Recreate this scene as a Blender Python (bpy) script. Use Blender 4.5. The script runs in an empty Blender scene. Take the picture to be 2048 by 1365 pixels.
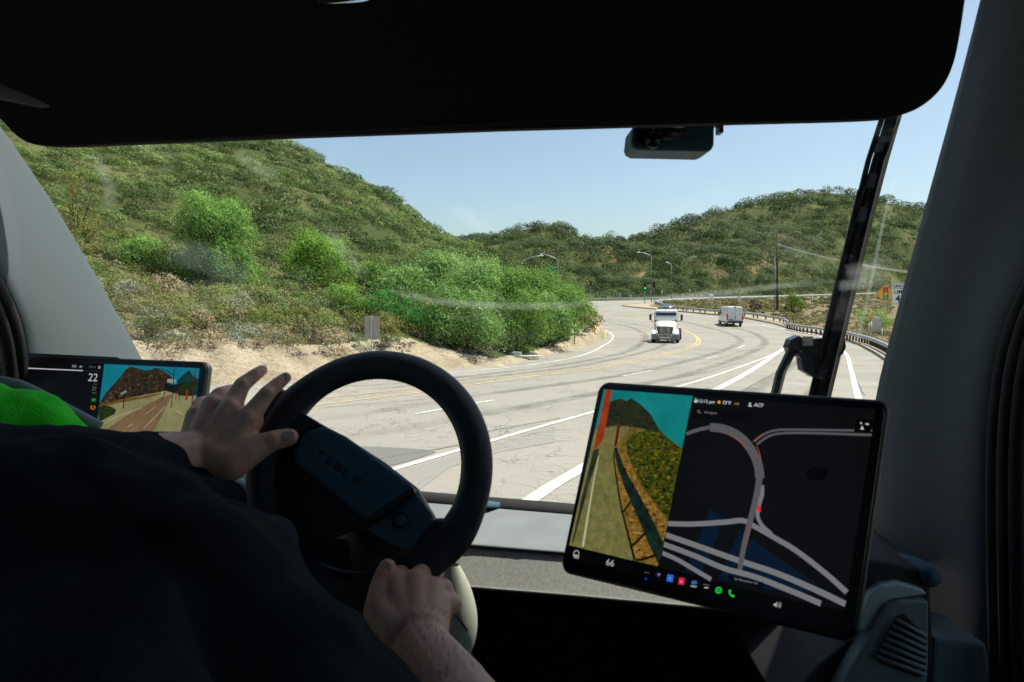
import bpy, bmesh, math, random
import numpy as np
from mathutils import Vector, Matrix

random.seed(7)
RNG = np.random.default_rng(11)
SC = bpy.context.scene
COL = SC.collection
F = 1365.0          # focal length in pixels of the 2048 px wide picture
CX, HY = 1024.0, 592.0
EYE = 3.0

# ------------------------------------------------------------------ camera, sky, sun, exposure
cam_data = bpy.data.cameras.new('camera')
cam = bpy.data.objects.new('camera', cam_data)
COL.objects.link(cam)
cam.location = (0, 0, EYE)
cam.rotation_euler = (math.radians(90), 0, 0)
cam_data.sensor_width = 36
cam_data.lens = 36 * F / 2048
cam_data.shift_y = -(682.5 - HY) / 2048
cam_data.clip_start = 0.02
cam_data.clip_end = 6000
cam_data.dof.use_dof = True
cam_data.dof.focus_distance = 5.0
cam_data.dof.aperture_fstop = 13
SC.camera = cam

SUN_EL, SUN_AZ = 64.0, 66.0     # azimuth from +Y towards +X
world = bpy.data.worlds.new('World')
SC.world = world
world.use_nodes = True
wn, wl = world.node_tree.nodes, world.node_tree.links
sky = wn.new('ShaderNodeTexSky')
sky.sky_type = 'NISHITA'
sky.sun_disc = False
sky.sun_elevation = math.radians(SUN_EL)
sky.sun_rotation = math.radians(SUN_AZ)
sky.altitude = 900
sky.air_density = 1.0
sky.dust_density = 4.2
sky.ozone_density = 0.6
wl.new(sky.outputs[0], wn['Background'].inputs[0])
wn['Background'].inputs[1].default_value = 0.098
sl = bpy.data.lights.new('sun', 'SUN')
sl.energy = 4.6
sl.angle = math.radians(0.5)
sl.color = (1.0, 0.94, 0.83)
sun = bpy.data.objects.new('sun', sl)
COL.objects.link(sun)
sd = Vector((math.sin(math.radians(SUN_AZ)) * math.cos(math.radians(SUN_EL)),
             math.cos(math.radians(SUN_AZ)) * math.cos(math.radians(SUN_EL)), math.sin(math.radians(SUN_EL))))
sun.rotation_euler = sd.to_track_quat('Z', 'Y').to_euler()
SC.view_settings.view_transform = 'Standard'
SC.view_settings.look = 'None'
SC.view_settings.exposure = 0.80
SC.view_settings.gamma = 1.0

# ------------------------------------------------------------------ helpers
def P(px, py, d):
    return Vector(((px - CX) / F * d, d, EYE - (py - HY) / F * d))

ZK = [(0, 0), (14, 0), (30, -.5), (57, -1.0), (72, -1.02), (85, -.9), (114, .25), (150, 1.3), (180, 2.2), (220, 3.35), (260, 4.2), (400, 6.0), (900, 6.0)]
_zx = np.array([k[0] for k in ZK], float); _zy = np.array([k[1] for k in ZK], float)
_g = np.gradient(_zy, _zx)
_g[0] = _g[1] = 0
def zg(d):                       # height of the road surface at distance d
    d = np.clip(np.asarray(d, float), 0, 899)
    i = np.clip(np.searchsorted(_zx, d, side='right') - 1, 0, len(_zx) - 2)
    h = _zx[i + 1] - _zx[i]; t = (d - _zx[i]) / h
    return ((2*t**3 - 3*t**2 + 1) * _zy[i] + (t**3 - 2*t**2 + t) * h * _g[i] + (-2*t**3 + 3*t**2) * _zy[i + 1] + (t**3 - t**2) * h * _g[i + 1])
_ds = np.concatenate([np.arange(3, 60, .05), np.arange(60, 420, .25)])
_rows = HY + F * (EYE - zg(_ds)) / _ds
_rows = np.minimum.accumulate(_rows)
def gd(py):                      # distance at which the ground shows at row py
    return float(np.interp(-py, -_rows, _ds))
def G(px, py, dz=0.0):
    d = gd(py)
    return Vector(((px - CX) / F * d, d, float(zg(d)) + dz))

def tag(o, label=None, cat=None, group=None, kind=None):
    if label: o['label'] = label
    if cat: o['category'] = cat
    if group: o['group'] = group
    if kind: o['kind'] = kind
    return o
def empty(name, loc, rz=0, label=None, cat=None, group=None):
    o = bpy.data.objects.new(name, None); COL.objects.link(o)
    o.empty_display_size = .2
    o.location = loc; o.rotation_euler = (0, 0, rz)
    return tag(o, label, cat, group)
def copy_tree(o, parent=None):
    c = o.copy(); COL.objects.link(c); c.parent = parent
    for ch in list(o.children): copy_tree(ch, c)
    return c

class MB:
    def __init__(s): s.v = []; s.f = []; s.m = []; s.s = []; s.mi = 0; s.sm = False
    def add(s, vs, fs, smooth=None):
        b = len(s.v); s.v += [tuple(v) for v in vs]
        for f in fs:
            s.f.append([b + i for i in f]); s.m.append(s.mi); s.s.append(s.sm if smooth is None else smooth)
        return s
    def box(s, c, size, M=None):
        x, y, z = [k / 2 for k in size]
        vs = [Vector((sx*x, sy*y, sz*z)) for sx in (-1, 1) for sy in (-1, 1) for sz in (-1, 1)]
        if M is not None: vs = [M @ v for v in vs]
        return s.add([Vector(c) + v for v in vs], [(0,1,3,2),(4,6,7,5),(0,4,5,1),(2,3,7,6),(0,2,6,4),(1,5,7,3)], False)
    def hexa(s, vs):   # 8 corners: bottom ring 4, top ring 4
        return s.add(vs, [(0,3,2,1),(4,5,6,7),(0,1,5,4),(1,2,6,5),(2,3,7,6),(3,0,4,7)], False)
    def prism(s, pts, off):   # polygon of 3D points swept along off
        n = len(pts); off = Vector(off); pts = [Vector(p) for p in pts]
        return s.add(pts + [p + off for p in pts], [tuple(range(n))[::-1], tuple(range(n, 2*n))] + [(i, (i+1) % n, n + (i+1) % n, n + i) for i in range(n)], False)
    def tube(s, pts, r, n=8, cap=True, closed=False, flat=1.0, smooth=True):
        pts = [Vector(p) for p in pts]; k = len(pts)
        rr = r if isinstance(r, (list, tuple)) else [r] * k
        vs = []; prev = None
        for i, p in enumerate(pts):
            a = pts[(i-1) % k] if (i > 0 or closed) else p
            b = pts[(i+1) % k] if (i < k-1 or closed) else p
            t = (b - a).normalized()
            if prev is None:
                up = Vector((0, 0, 1)) if abs(t.z) < .9 else Vector((0, 1, 0))
                u = t.cross(up).normalized()
            else:
                u = (prev - t * prev.dot(t)).normalized()
            prev = u; w = t.cross(u)
            for j in range(n):
                q = 2 * math.pi * j / n
                vs.append(p + (u * math.cos(q) + w * math.sin(q) * flat) * rr[i])
        fs = []
        for i in range(k if closed else k - 1):
            for j in range(n):
                a = i*n + j; b = i*n + (j+1) % n; c = ((i+1) % k)*n + (j+1) % n; d = ((i+1) % k)*n + j
                fs.append((a, b, c, d))
        if cap and not closed: fs += [tuple(range(n))[::-1], tuple(range((k-1)*n, k*n))]
        return s.add(vs, fs, smooth)
    def ell(s, c, r, nu=16, nv=10, M=None):
        vs = []; fs = []; c = Vector(c)
        for i in range(nv + 1):
            a = math.pi * i / nv
            for j in range(nu):
                b = 2 * math.pi * j / nu
                v = Vector((r[0]*math.sin(a)*math.cos(b), r[1]*math.sin(a)*math.sin(b), r[2]*math.cos(a)))
                if M is not None: v = M @ v
                vs.append(c + v)
        for i in range(nv):
            for j in range(nu):
                fs.append((i*nu + j, (i+1)*nu + j, (i+1)*nu + (j+1) % nu, i*nu + (j+1) % nu))
        return s.add(vs, fs, True)
    def grid(s, rows, smooth=True, closed=False):
        n = len(rows[0]); vs = [p for r in rows for p in r]; fs = []
        for i in range(len(rows) - 1):
            for j in range(n if closed else n - 1):
                fs.append((i*n + j, i*n + (j+1) % n, (i+1)*n + (j+1) % n, (i+1)*n + j))
        return s.add(vs, fs, smooth)
    def mesh(s, name, mats):
        me = bpy.data.meshes.new(name); me.from_pydata(s.v, [], s.f)
        for m in (mats if isinstance(mats, (list, tuple)) else [mats]): me.materials.append(m)
        me.polygons.foreach_set('material_index', s.m); me.polygons.foreach_set('use_smooth', s.s)
        me.update(); return me
    def build(s, name, mats, parent=None, bevel=0, **kw):
        o = bpy.data.objects.new(name, s.mesh(name, mats)); COL.objects.link(o)
        if parent is not None: o.parent = parent
        if bevel:
            b = o.modifiers.new('bevel', 'BEVEL'); b.width = bevel; b.segments = 3; b.limit_method = 'ANGLE'; b.angle_limit = math.radians(40)
        return tag(o, **kw)

def fixn(o):
    bm = bmesh.new(); bm.from_mesh(o.data); bmesh.ops.remove_doubles(bm, verts=bm.verts, dist=1e-6); bmesh.ops.recalc_face_normals(bm, faces=bm.faces); bm.to_mesh(o.data); bm.free(); return o

# ------------------------------------------------------------------ materials
def mat(name, col, rough=.6, metal=0, var=0, vscale=5, bump=0, bscale=40, spec=.5, emit=None, estr=1, coat=0, col2=None, detail=4, coord='Object'):
    m = bpy.data.materials.new(name); m.use_nodes = True
    nt = m.node_tree; b = nt.nodes['Principled BSDF']
    b.inputs['Base Color'].default_value = (*col, 1); b.inputs['Roughness'].default_value = rough
    b.inputs['Metallic'].default_value = metal; b.inputs['Specular IOR Level'].default_value = spec
    if coat: b.inputs['Coat Weight'].default_value = coat; b.inputs['Coat Roughness'].default_value = .05
    if emit: b.inputs['Emission Color'].default_value = (*emit, 1); b.inputs['Emission Strength'].default_value = estr
    tc = nt.nodes.new('ShaderNodeTexCoord')
    if var or col2:
        n = nt.nodes.new('ShaderNodeTexNoise'); n.inputs['Scale'].default_value = vscale; n.inputs['Detail'].default_value = detail
        nt.links.new(tc.outputs[coord], n.inputs['Vector'])
        mx = nt.nodes.new('ShaderNodeMix'); mx.data_type = 'RGBA'
        c2 = col2 if col2 else tuple(k * (1 + var) for k in col)
        c1 = col if col2 else tuple(k * (1 - var) for k in col)
        mx.inputs[6].default_value = (*c1, 1); mx.inputs[7].default_value = (*c2, 1)
        mr = nt.nodes.new('ShaderNodeMapRange'); mr.inputs[1].default_value = .35; mr.inputs[2].default_value = .65
        nt.links.new(n.outputs[0], mr.inputs[0]); nt.links.new(mr.outputs[0], mx.inputs[0]); nt.links.new(mx.outputs[2], b.inputs['Base Color'])
    if bump:
        n = nt.nodes.new('ShaderNodeTexNoise'); n.inputs['Scale'].default_value = bscale; n.inputs['Detail'].default_value = 6
        nt.links.new(tc.outputs[coord], n.inputs['Vector'])
        bp = nt.nodes.new('ShaderNodeBump'); bp.inputs['Strength'].default_value = bump; bp.inputs['Distance'].default_value = .01
        nt.links.new(n.outputs[0], bp.inputs['Height']); nt.links.new(bp.outputs[0], b.inputs['Normal'])
    return m

def noise(nt, scale, detail=4, rough=.5, vec=None):
    n = nt.nodes.new('ShaderNodeTexNoise'); n.inputs['Scale'].default_value = scale; n.inputs['Detail'].default_value = detail; n.inputs['Roughness'].default_value = rough
    if vec is not None: nt.links.new(vec, n.inputs['Vector'])
    return n.outputs[0]
def maprange(nt, v, a, b, c=0, d=1):
    m = nt.nodes.new('ShaderNodeMapRange'); m.inputs[1].default_value = a; m.inputs[2].default_value = b; m.inputs[3].default_value = c; m.inputs[4].default_value = d
    nt.links.new(v, m.inputs[0]); return m.outputs[0]
def mixc(nt, f, a, b, mode='MIX'):
    m = nt.nodes.new('ShaderNodeMix'); m.data_type = 'RGBA'; m.blend_type = mode
    for k, v in ((0, f), (6, a), (7, b)):
        if isinstance(v, (tuple, float, int)): m.inputs[k].default_value = (*v, 1) if isinstance(v, tuple) else v
        else: nt.links.new(v, m.inputs[k])
    return m.outputs[2]
def mathn(nt, op, a, b=None):
    m = nt.nodes.new('ShaderNodeMath'); m.operation = op
    for k, v in ((0, a), (1, b)):
        if v is None: continue
        if isinstance(v, (float, int)): m.inputs[k].default_value = v
        else: nt.links.new(v, m.inputs[k])
    return m.outputs[0]
def newmat(name, rough=.8, spec=.3):
    m = bpy.data.materials.new(name); m.use_nodes = True; nt = m.node_tree
    b = nt.nodes['Principled BSDF']; b.inputs['Roughness'].default_value = rough; b.inputs['Specular IOR Level'].default_value = spec
    tc = nt.nodes.new('ShaderNodeTexCoord')
    return m, nt, b, tc.outputs['Object']
def bumpn(nt, b, h, s=.5, d=.02):
    bp = nt.nodes.new('ShaderNodeBump'); bp.inputs['Strength'].default_value = s; bp.inputs['Distance'].default_value = d
    nt.links.new(h, bp.inputs['Height']); nt.links.new(bp.outputs[0], b.inputs['Normal'])

def asphalt_mat(name, base, dark, cracks=True):
    m, nt, b, v = newmat(name, .85, .25)
    big = maprange(nt, noise(nt, .12, 5, .6, v), .35, .65)
    c = mixc(nt, big, tuple(k*.82 for k in base), tuple(min(k*1.12, .9) for k in base))
    fine = maprange(nt, noise(nt, 22, 3, .7, v), .3, .7)
    c = mixc(nt, fine, c, mixc(nt, .55, c, dark))
    grit = maprange(nt, noise(nt, 90, 2, .7, v), .35, .7)
    c = mixc(nt, grit, mixc(nt, .25, c, (.55, .52, .47)), mixc(nt, .2, c, dark))
    if cracks:
        mp = nt.nodes.new('ShaderNodeMapping'); nt.links.new(v, mp.inputs[0])
        nz = nt.nodes.new('ShaderNodeTexNoise'); nz.inputs['Scale'].default_value = 1.1; nz.inputs['Detail'].default_value = 5
        nt.links.new(v, nz.inputs['Vector'])
        va = nt.nodes.new('ShaderNodeVectorMath'); va.operation = 'MULTIPLY_ADD'
        nt.links.new(nz.outputs[1], va.inputs[0]); va.inputs[1].default_value = (1.3, 1.3, 1.3); nt.links.new(v, va.inputs[2])
        for sc, w, lo, hi, k in ((.42, .008, .42, .55, .8), (1.1, .018, .44, .55, .75), (2.6, .034, .46, .58, .6), (5.5, .05, .5, .6, .45)):
            vo = nt.nodes.new('ShaderNodeTexVoronoi'); vo.feature = 'DISTANCE_TO_EDGE'; vo.inputs['Scale'].default_value = sc
            nt.links.new(va.outputs[0], vo.inputs['Vector'])
            line = maprange(nt, vo.outputs[0], 0, w, 1, 0)
            msk = maprange(nt, noise(nt, .45 if sc < 1 else .25, 3, .6, v), lo, hi)
            f = mathn(nt, 'MULTIPLY', mathn(nt, 'MULTIPLY', line, msk), k)
            c = mixc(nt, f, c, tuple(q*.28 for q in base))
    nt.links.new(c, b.inputs['Base Color'])
    bumpn(nt, b, noise(nt, 60, 4, .7, v), .5, .012)
    return m
M = {}
M['asphalt'] = asphalt_mat('asphalt', (.262, .23, .208), (.15, .135, .12))
M['asphalt_dark'] = asphalt_mat('dark_asphalt', (.24, .213, .196), (.09, .09, .09))
M['dark_patch'] = asphalt_mat('dark_patch', (.10, .097, .10), (.05, .05, .05), False)

def paint_mat(name, col, wear=.5):
    m, nt, b, v = newmat(name, .7, .3)
    n1 = maprange(nt, noise(nt, 9, 5, .75, v), wear - .04, wear + .14)
    n2 = maprange(nt, noise(nt, 1.2, 3, .6, v), .3, .6)
    f = mathn(nt, 'MULTIPLY', n1, n2)
    nt.links.new(mixc(nt, f, col, (.30, .28, .25)), b.inputs['Base Color'])
    return m
M['white_paint'] = paint_mat('white_road_paint', (.70, .69, .66), .42)
M['white_faded'] = paint_mat('faded_white_paint', (.52, .50, .46), .40)
M['yellow_paint'] = paint_mat('yellow_road_paint', (.66, .43, .14), .42)

def sand_mat():
    m, nt, b, v = newmat('sand', .95, .1)
    c = mixc(nt, maprange(nt, noise(nt, .6, 6, .65, v), .3, .7), (.36, .285, .20), (.58, .49, .37))
    c = mixc(nt, maprange(nt, noise(nt, 6, 6, .75, v), .48, .66, 0, .85), c, (.24, .18, .125))
    nt.links.new(c, b.inputs['Base Color']); bumpn(nt, b, noise(nt, 2.2, 9, .72, v), 1.0, .35); return m
M['sand'] = sand_mat()
def soil_mat():
    m, nt, b, v = newmat('hillside_soil', .95, .1)
    c = mixc(nt, maprange(nt, noise(nt, .07, 5, .6, v), .5, .72), (.06, .078, .026), (.18, .16, .075))
    c = mixc(nt, maprange(nt, noise(nt, 1.5, 5, .7, v), .45, .7), c, (.07, .085, .035))
    at = nt.nodes.new('ShaderNodeAttribute'); at.attribute_name = 'bare'
    c = mixc(nt, at.outputs['Fac'], c, mixc(nt, maprange(nt, noise(nt, .8, 5, .7, v), .35, .65), (.24, .15, .09), (.40, .28, .18)))
    nt.links.new(c, b.inputs['Base Color']); bumpn(nt, b, noise(nt, 1.5, 8, .7, v), 1.0, .4); return m
M['soil'] = soil_mat()
M['gravel'] = mat('gravel', (.34, .28, .21), .95, var=.3, vscale=6, bump=.8, bscale=25, spec=.1)
M['concrete'] = mat('kerb_concrete', (.30, .275, .245), .9, var=.3, vscale=3, bump=.4, bscale=30, spec=.2)
M['galv'] = mat('galvanised_steel', (.48, .49, .50), .5, metal=.3, var=.2, vscale=6)
M['wood_dark'] = mat('dark_weathered_wood', (.055, .038, .03), .9, var=.4, vscale=12, spec=.1)
M['pole_wood'] = mat('pole_wood', (.10, .062, .045), .9, var=.4, vscale=8, spec=.1)
M['pole_grey'] = mat('painted_grey_pole', (.13, .17, .19), .5, metal=.2)
M['white_plastic'] = mat('white_plastic', (.75, .74, .72), .5)
M['orange'] = mat('orange_plastic', (.85, .13, .04), .5)
M['sign_yellow'] = mat('yellow_sign_face', (.85, .42, .02), .4)
M['sign_white'] = mat('white_sign_face', (.78, .78, .76), .4)
M['sign_back'] = mat('sign_back_aluminium', (.34, .31, .25), .55, metal=.15, var=.1, vscale=4)
M['black'] = mat('black_plastic', (.012, .012, .013), .45)
M['pink_sign'] = mat('faded_sign_back', (.62, .45, .42), .6)
M['green_sign'] = mat('green_sign_face', (.0, .24, .17), .4)

def leaf_mat(name, c1, c2, c3=None, f3=.0, trans=.3):
    """c1 -> c2 by the per-leaf tint; c3 shows on a share of the leaves (flowers, dead twigs)."""
    m = bpy.data.materials.new(name); m.use_nodes = True; nt = m.node_tree
    b = nt.nodes['Principled BSDF']; b.inputs['Roughness'].default_value = .7; b.inputs['Specular IOR Level'].default_value = .2
    at = nt.nodes.new('ShaderNodeAttribute'); at.attribute_name = 'tint'
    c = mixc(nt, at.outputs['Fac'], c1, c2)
    if c3:
        a2 = nt.nodes.new('ShaderNodeAttribute'); a2.attribute_name = 'flower'
        c = mixc(nt, maprange(nt, a2.outputs['Fac'], 1 - f3 - .001, 1 - f3), c, c3)
    nt.links.new(c, b.inputs['Base Color'])
    tr = nt.nodes.new('ShaderNodeBsdfTranslucent'); nt.links.new(c, tr.inputs[0])
    mx = nt.nodes.new('ShaderNodeMixShader'); mx.inputs[0].default_value = trans
    nt.links.new(b.outputs[0], mx.inputs[1]); nt.links.new(tr.outputs[0], mx.inputs[2])
    nt.links.new(mx.outputs[0], nt.nodes['Material Output'].inputs[0])
    return m

def leaf_object(name, C, N, S, T, FL, mt, parent=None, aspect=2.0):
    """leaf faces (pointed quads): centres, normals, sizes, tint, flower value -> one mesh object"""
    n = len(C)
    r = RNG.normal(size=(n, 3)); u = np.cross(N, r); u /= (np.linalg.norm(u, axis=1, keepdims=True) + 1e-9)
    w = np.cross(N, u); S = S[:, None]
    V = np.empty((n, 4, 3), np.float32)
    V[:, 0] = C - u*S; V[:, 1] = C - w*S/aspect; V[:, 2] = C + u*S; V[:, 3] = C + w*S/aspect
    me = bpy.data.meshes.new(name)
    me.vertices.add(4*n); me.vertices.foreach_set('co', V.ravel())
    me.loops.add(4*n); me.loops.foreach_set('vertex_index', np.arange(4*n, dtype=np.int32))
    me.polygons.add(n); me.polygons.foreach_set('loop_start', np.arange(0, 4*n, 4, dtype=np.int32))
    a = me.attributes.new('tint', 'FLOAT', 'FACE'); a.data.foreach_set('value', T.astype(np.float32))
    a = me.attributes.new('flower', 'FLOAT', 'FACE'); a.data.foreach_set('value', FL.astype(np.float32))
    me.materials.append(mt); me.update(calc_edges=True)
    o = bpy.data.objects.new(name, me); COL.objects.link(o)
    if parent is not None: o.parent = parent
    return o

def dome_leaves(cen, rad, n, size, lump=.25, low=-.25, jit=.42, inner=.62):
    """random leaf positions filling the outer shell of a lumpy ellipsoid"""
    d = RNG.normal(size=(n, 3)); d[:, 2] = np.where(d[:, 2] < low, -d[:, 2], d[:, 2])
    d /= np.linalg.norm(d, axis=1, keepdims=True)
    ph = RNG.uniform(0, 6.28, 6); k = RNG.uniform(2, 5, 6)
    l = 1 + lump * (np.sin(k[0]*d[:, 0] + ph[0]) * np.sin(k[1]*d[:, 1] + ph[1]) + .6*np.sin(2*k[2]*d[:, 2] + 2*k[3]*d[:, 0] + ph[2]))
    rr = RNG.uniform(inner, 1.06, n) ** .7 * l
    C = np.asarray(cen)[None] + d * rr[:, None] * np.asarray(rad)[None]
    N = d + RNG.normal(size=(n, 3)) * jit
    N /= np.linalg.norm(N, axis=1, keepdims=True)
    return C, N, size * RNG.uniform(.6, 1.3, n)

# ------------------------------------------------------------------ terrain
def ip(x, pts):
    return np.interp(x, [p[0] for p in pts], [p[1] for p in pts])
L_FOOT = [(-700, 850), (0, 800), (285, 782), (420, 772), (560, 764), (700, 755), (900, 740), (1000, 736), (1060, 722), (1110, 709), (1172, 695), (1200, 686), (1212, 676), (1222, 668)]
L_TOP = [(-700, 700), (0, 690), (285, 680), (420, 682), (560, 684), (620, 690), (700, 684), (790, 678), (850, 692), (930, 706), (1000, 716), (1060, 706), (1110, 690), (1172, 668), (1200, 655), (1222, 650)]
L_CREST = [(-700, -300), (-200, -60), (0, 60), (285, 200), (420, 248), (500, 268), (560, 285), (600, 300), (640, 318), (700, 354), (760, 388), (830, 436), (870, 462), (930, 492), (1000, 545), (1060, 580), (1120, 605), (1180, 628), (1222, 645)]
L_DC = [(-700, 120), (560, 135), (930, 150), (1000, 125), (1100, 90), (1180, 72), (1222, 66)]
C_CREST = [(-700, 380), (600, 500), (850, 500), (930, 486), (985, 478), (1030, 462), (1075, 456), (1120, 463), (1160, 483), (1200, 486), (1230, 485), (1290, 478), (1330, 460), (1400, 438), (1440, 425), (1500, 408), (1580, 390), (1650, 385), (1700, 388), (1760, 402), (1850, 420), (2048, 450), (2700, 480)]
C_DC = [(-700, 300), (900, 290), (1075, 285), (1200, 330), (1330, 350), (1600, 330), (2048, 300), (2700, 300)]
FAR_RAIL = [(1150, 603), (1180, 602.5), (1300, 600.5), (1450, 598.5), (1600, 594.5), (1750, 590.5), (1900, 586), (2400, 583)]
def fold(x, y, s, sd_):
    return (np.sin(x*.11*s + sd_) * np.cos(y*.09*s + 2*sd_) + .5*np.sin(x*.23*s + y*.19*s + sd_) + .3*np.sin(x*.5*s - y*.43*s))
def terrain(px, d):
    px = np.asarray(px, float); d = np.asarray(d, float)
    base = zg(d); x = (px - CX)/F*d
    H = base - .14
    # left hill
    df = np.array([gd(r) for r in np.atleast_1d(ip(px, L_FOOT)).ravel()]).reshape(px.shape)
    wid = np.interp(px, [0, 900, 1150, 1222], [5.0, 4.5, 3.5, 2.5])
    d1 = df + wid
    zt = EYE - (ip(px, L_TOP) - HY)/F*d1
    dc = ip(px, L_DC); zc = EYE - (ip(px, L_CREST) - HY)/F*dc
    zf = zg(df) - .14
    s0 = np.clip((d - df)/wid, 0, 1)
    rough = .22*np.sin(x*1.3 + 2*np.sin(d*.6))*np.sin(d*1.1 + x*.4) + .12*np.sin(x*2.9 + d*1.7)
    za = zf + (zt - zf)*(1 - (1 - s0)**1.6) + rough*np.interp(px, [1000, 1120], [1, .25])*np.sin(np.pi*np.clip(s0, 0, 1))
    s1 = np.clip((d - d1)/np.maximum(dc - d1, 1), 0, 1)
    zb = zt + (zc - zt)*s1**1.1 + fold(x, d, 1, 1.3)*1.6*np.sin(np.pi*s1)*np.clip(zc-zt, 0, 20)/20
    zd = zc - .45*(d - dc) - .002*(d - dc)**2
    left = np.where(d < df, -99, np.where(d < d1, za, np.where(d < dc, zb, zd))); left = np.where((px > 1150) & (d > dc), np.maximum(zc - .25*(d - dc), base - .14), left)
    left = np.where(px > 1222, -99, np.where(px > 1196, base - .14 + (left - base + .14)*np.clip((1222 - px)/26, 0, 1), left))
    H = np.maximum(H, left)
    # far hills across the junction
    dr = np.array([gd(r) for r in np.atleast_1d(ip(px, FAR_RAIL)).ravel()]).reshape(px.shape) + 4
    dc2 = ip(px, C_DC); zc2 = EYE - (ip(px, C_CREST) - HY)/F*dc2
    s2 = np.clip((d - dr)/(dc2 - dr), 0, 1); zf2 = zg(dr) - .14
    zb2 = zf2 + (zc2 - zf2)*s2**1.0 + fold(x, d, .45, .7)*4.0*np.sin(np.pi*s2)
    zd2 = zc2 - .25*(d - dc2)
    right = np.where(d < dr, -99, np.where(d < dc2, zb2, zd2))
    H = np.maximum(H, right)
    # hazy ridge far behind the saddle
    zr = EYE - (474 - HY)/F*700
    s3 = np.clip(1 - abs(d - 700)/180, 0, 1)*np.clip(1 - abs(px - 960)/420, 0, 1)
    H = np.where(d > 480, np.maximum(H, zr*s3**.7 + .6*fold(x, d, .3, 2)), H)
    return H
def hill_at(px, row, dmin=30, dmax=340):
    ds = np.arange(dmin, dmax, .5); h = terrain(np.full(ds.shape, float(px)), ds)
    rows = HY - (h - EYE)/ds*F
    i = int(np.argmax(rows <= row)); d = ds[i]
    return Vector(((px - CX)/F*d, d, float(h[i])))

def build_ground():
    pxs = np.concatenate([np.arange(-3000, -200, 60), np.arange(-200, 1080, 9), np.arange(1080, 1240, 2.5), np.arange(1240, 2100, 9), np.arange(2100, 4200, 60)])
    ds = [4.0]
    while ds[-1] < 1500: ds.append(ds[-1] + max(.45, .011*ds[-1]))
    ds = np.array(ds)
    PX, D = np.meshgrid(pxs, ds)
    H = terrain(PX, D)
    X = (PX - CX)/F*D
    V = np.stack([X, D, H], -1).reshape(-1, 3)
    nr, nc = len(ds), len(pxs)
    idx = np.arange(nr*nc).reshape(nr, nc)
    Fc = np.stack([idx[:-1, :-1], idx[:-1, 1:], idx[1:, 1:], idx[1:, :-1]], -1).reshape(-1, 4)
    # one more sheet under and behind the camera
    b = len(V)
    V = np.vstack([V, [[-1500, -1500, -.2], [1500, -1500, -.2], [1500, 4, -.2], [X[0, -1], 4, H[0, -1]], [X[0, 0], 4, H[0, 0]], [-1500, 4, -.2]]])
    me = bpy.data.meshes.new('ground')
    me.from_pydata(V.tolist(), [], Fc.tolist() + [[b, b+1, b+2, b+3, b+4, b+5]])
    me.materials.append(M['sand']); me.materials.append(M['soil'])
    df = np.array([gd(r) for r in ip(PX[0], L_FOOT)])[None]
    wid = np.interp(PX, [0, 900, 1150, 1222], [5.0, 4.5, 3.5, 2.5])
    isleft = (PX < 1140) & (D < 155)
    hill = np.where(isleft, D > df + wid*1.0 + .6*np.sin(X*.9), D > 150)[:-1, :-1].reshape(-1)
    mi = np.concatenate([hill.astype(np.int32), [0]])
    me.polygons.foreach_set('material_index', mi); me.polygons.foreach_set('use_smooth', [True]*len(mi))
    bare = np.zeros(len(V), np.float32)
    for (bx, by, rx, ry) in BARE:
        bare[:nr*nc] = np.maximum(bare[:nr*nc], np.clip(1.5 - (((PX - bx)/rx)**2 + ((HY - (H - EYE)/D*F - by)/ry)**2)**.5, 0, 1).ravel() * (D.ravel() > 60))
    a = me.attributes.new('bare', 'FLOAT', 'POINT'); a.data.foreach_set('value', bare)
    me.update()
    o = bpy.data.objects.new('ground', me); COL.objects.link(o); o['kind'] = 'structure'
    return o
BARE = [(1438, 550, 14, 8), (1528, 520, 9, 12), (1508, 540, 9, 5), (1283, 548, 8, 4), (1290, 468, 18, 5), (1580, 385, 30, 3), (1740, 535, 10, 3), (1230, 520, 6, 3), (835, 428, 14, 6), (350, 365, 8, 3), (1330, 470, 10, 3), (1720, 470, 8, 3)]
build_ground()

# ------------------------------------------------------------------ road, shoulder, kerb, paint
def build_road():
    rows = []
    ds = [2.5]
    while ds[-1] < 300: ds.append(ds[-1] + max(.5, .02*ds[-1]))
    pxs = np.concatenate([np.arange(-3000, -200, 200), np.arange(-200, 2400, 60), np.arange(2400, 5000, 200)])
    mb = MB()
    first = [Vector((x, -60, 0)) for x in np.linspace(-10, 10, len(pxs))]
    rows.append(first)
    for d in ds:
        z = float(zg(d))
        drs = [(gd(ip(p, FAR_RAIL)) - 0.6) for p in pxs]
        rows.append([Vector(((p - CX)/F*min(d, q), min(d, q), float(zg(min(d, q))))) for p, q in zip(pxs, drs)])
    mb.grid(rows); o = mb.build('road', M['asphalt'], kind='structure'); fixn(o)
build_road()

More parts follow.
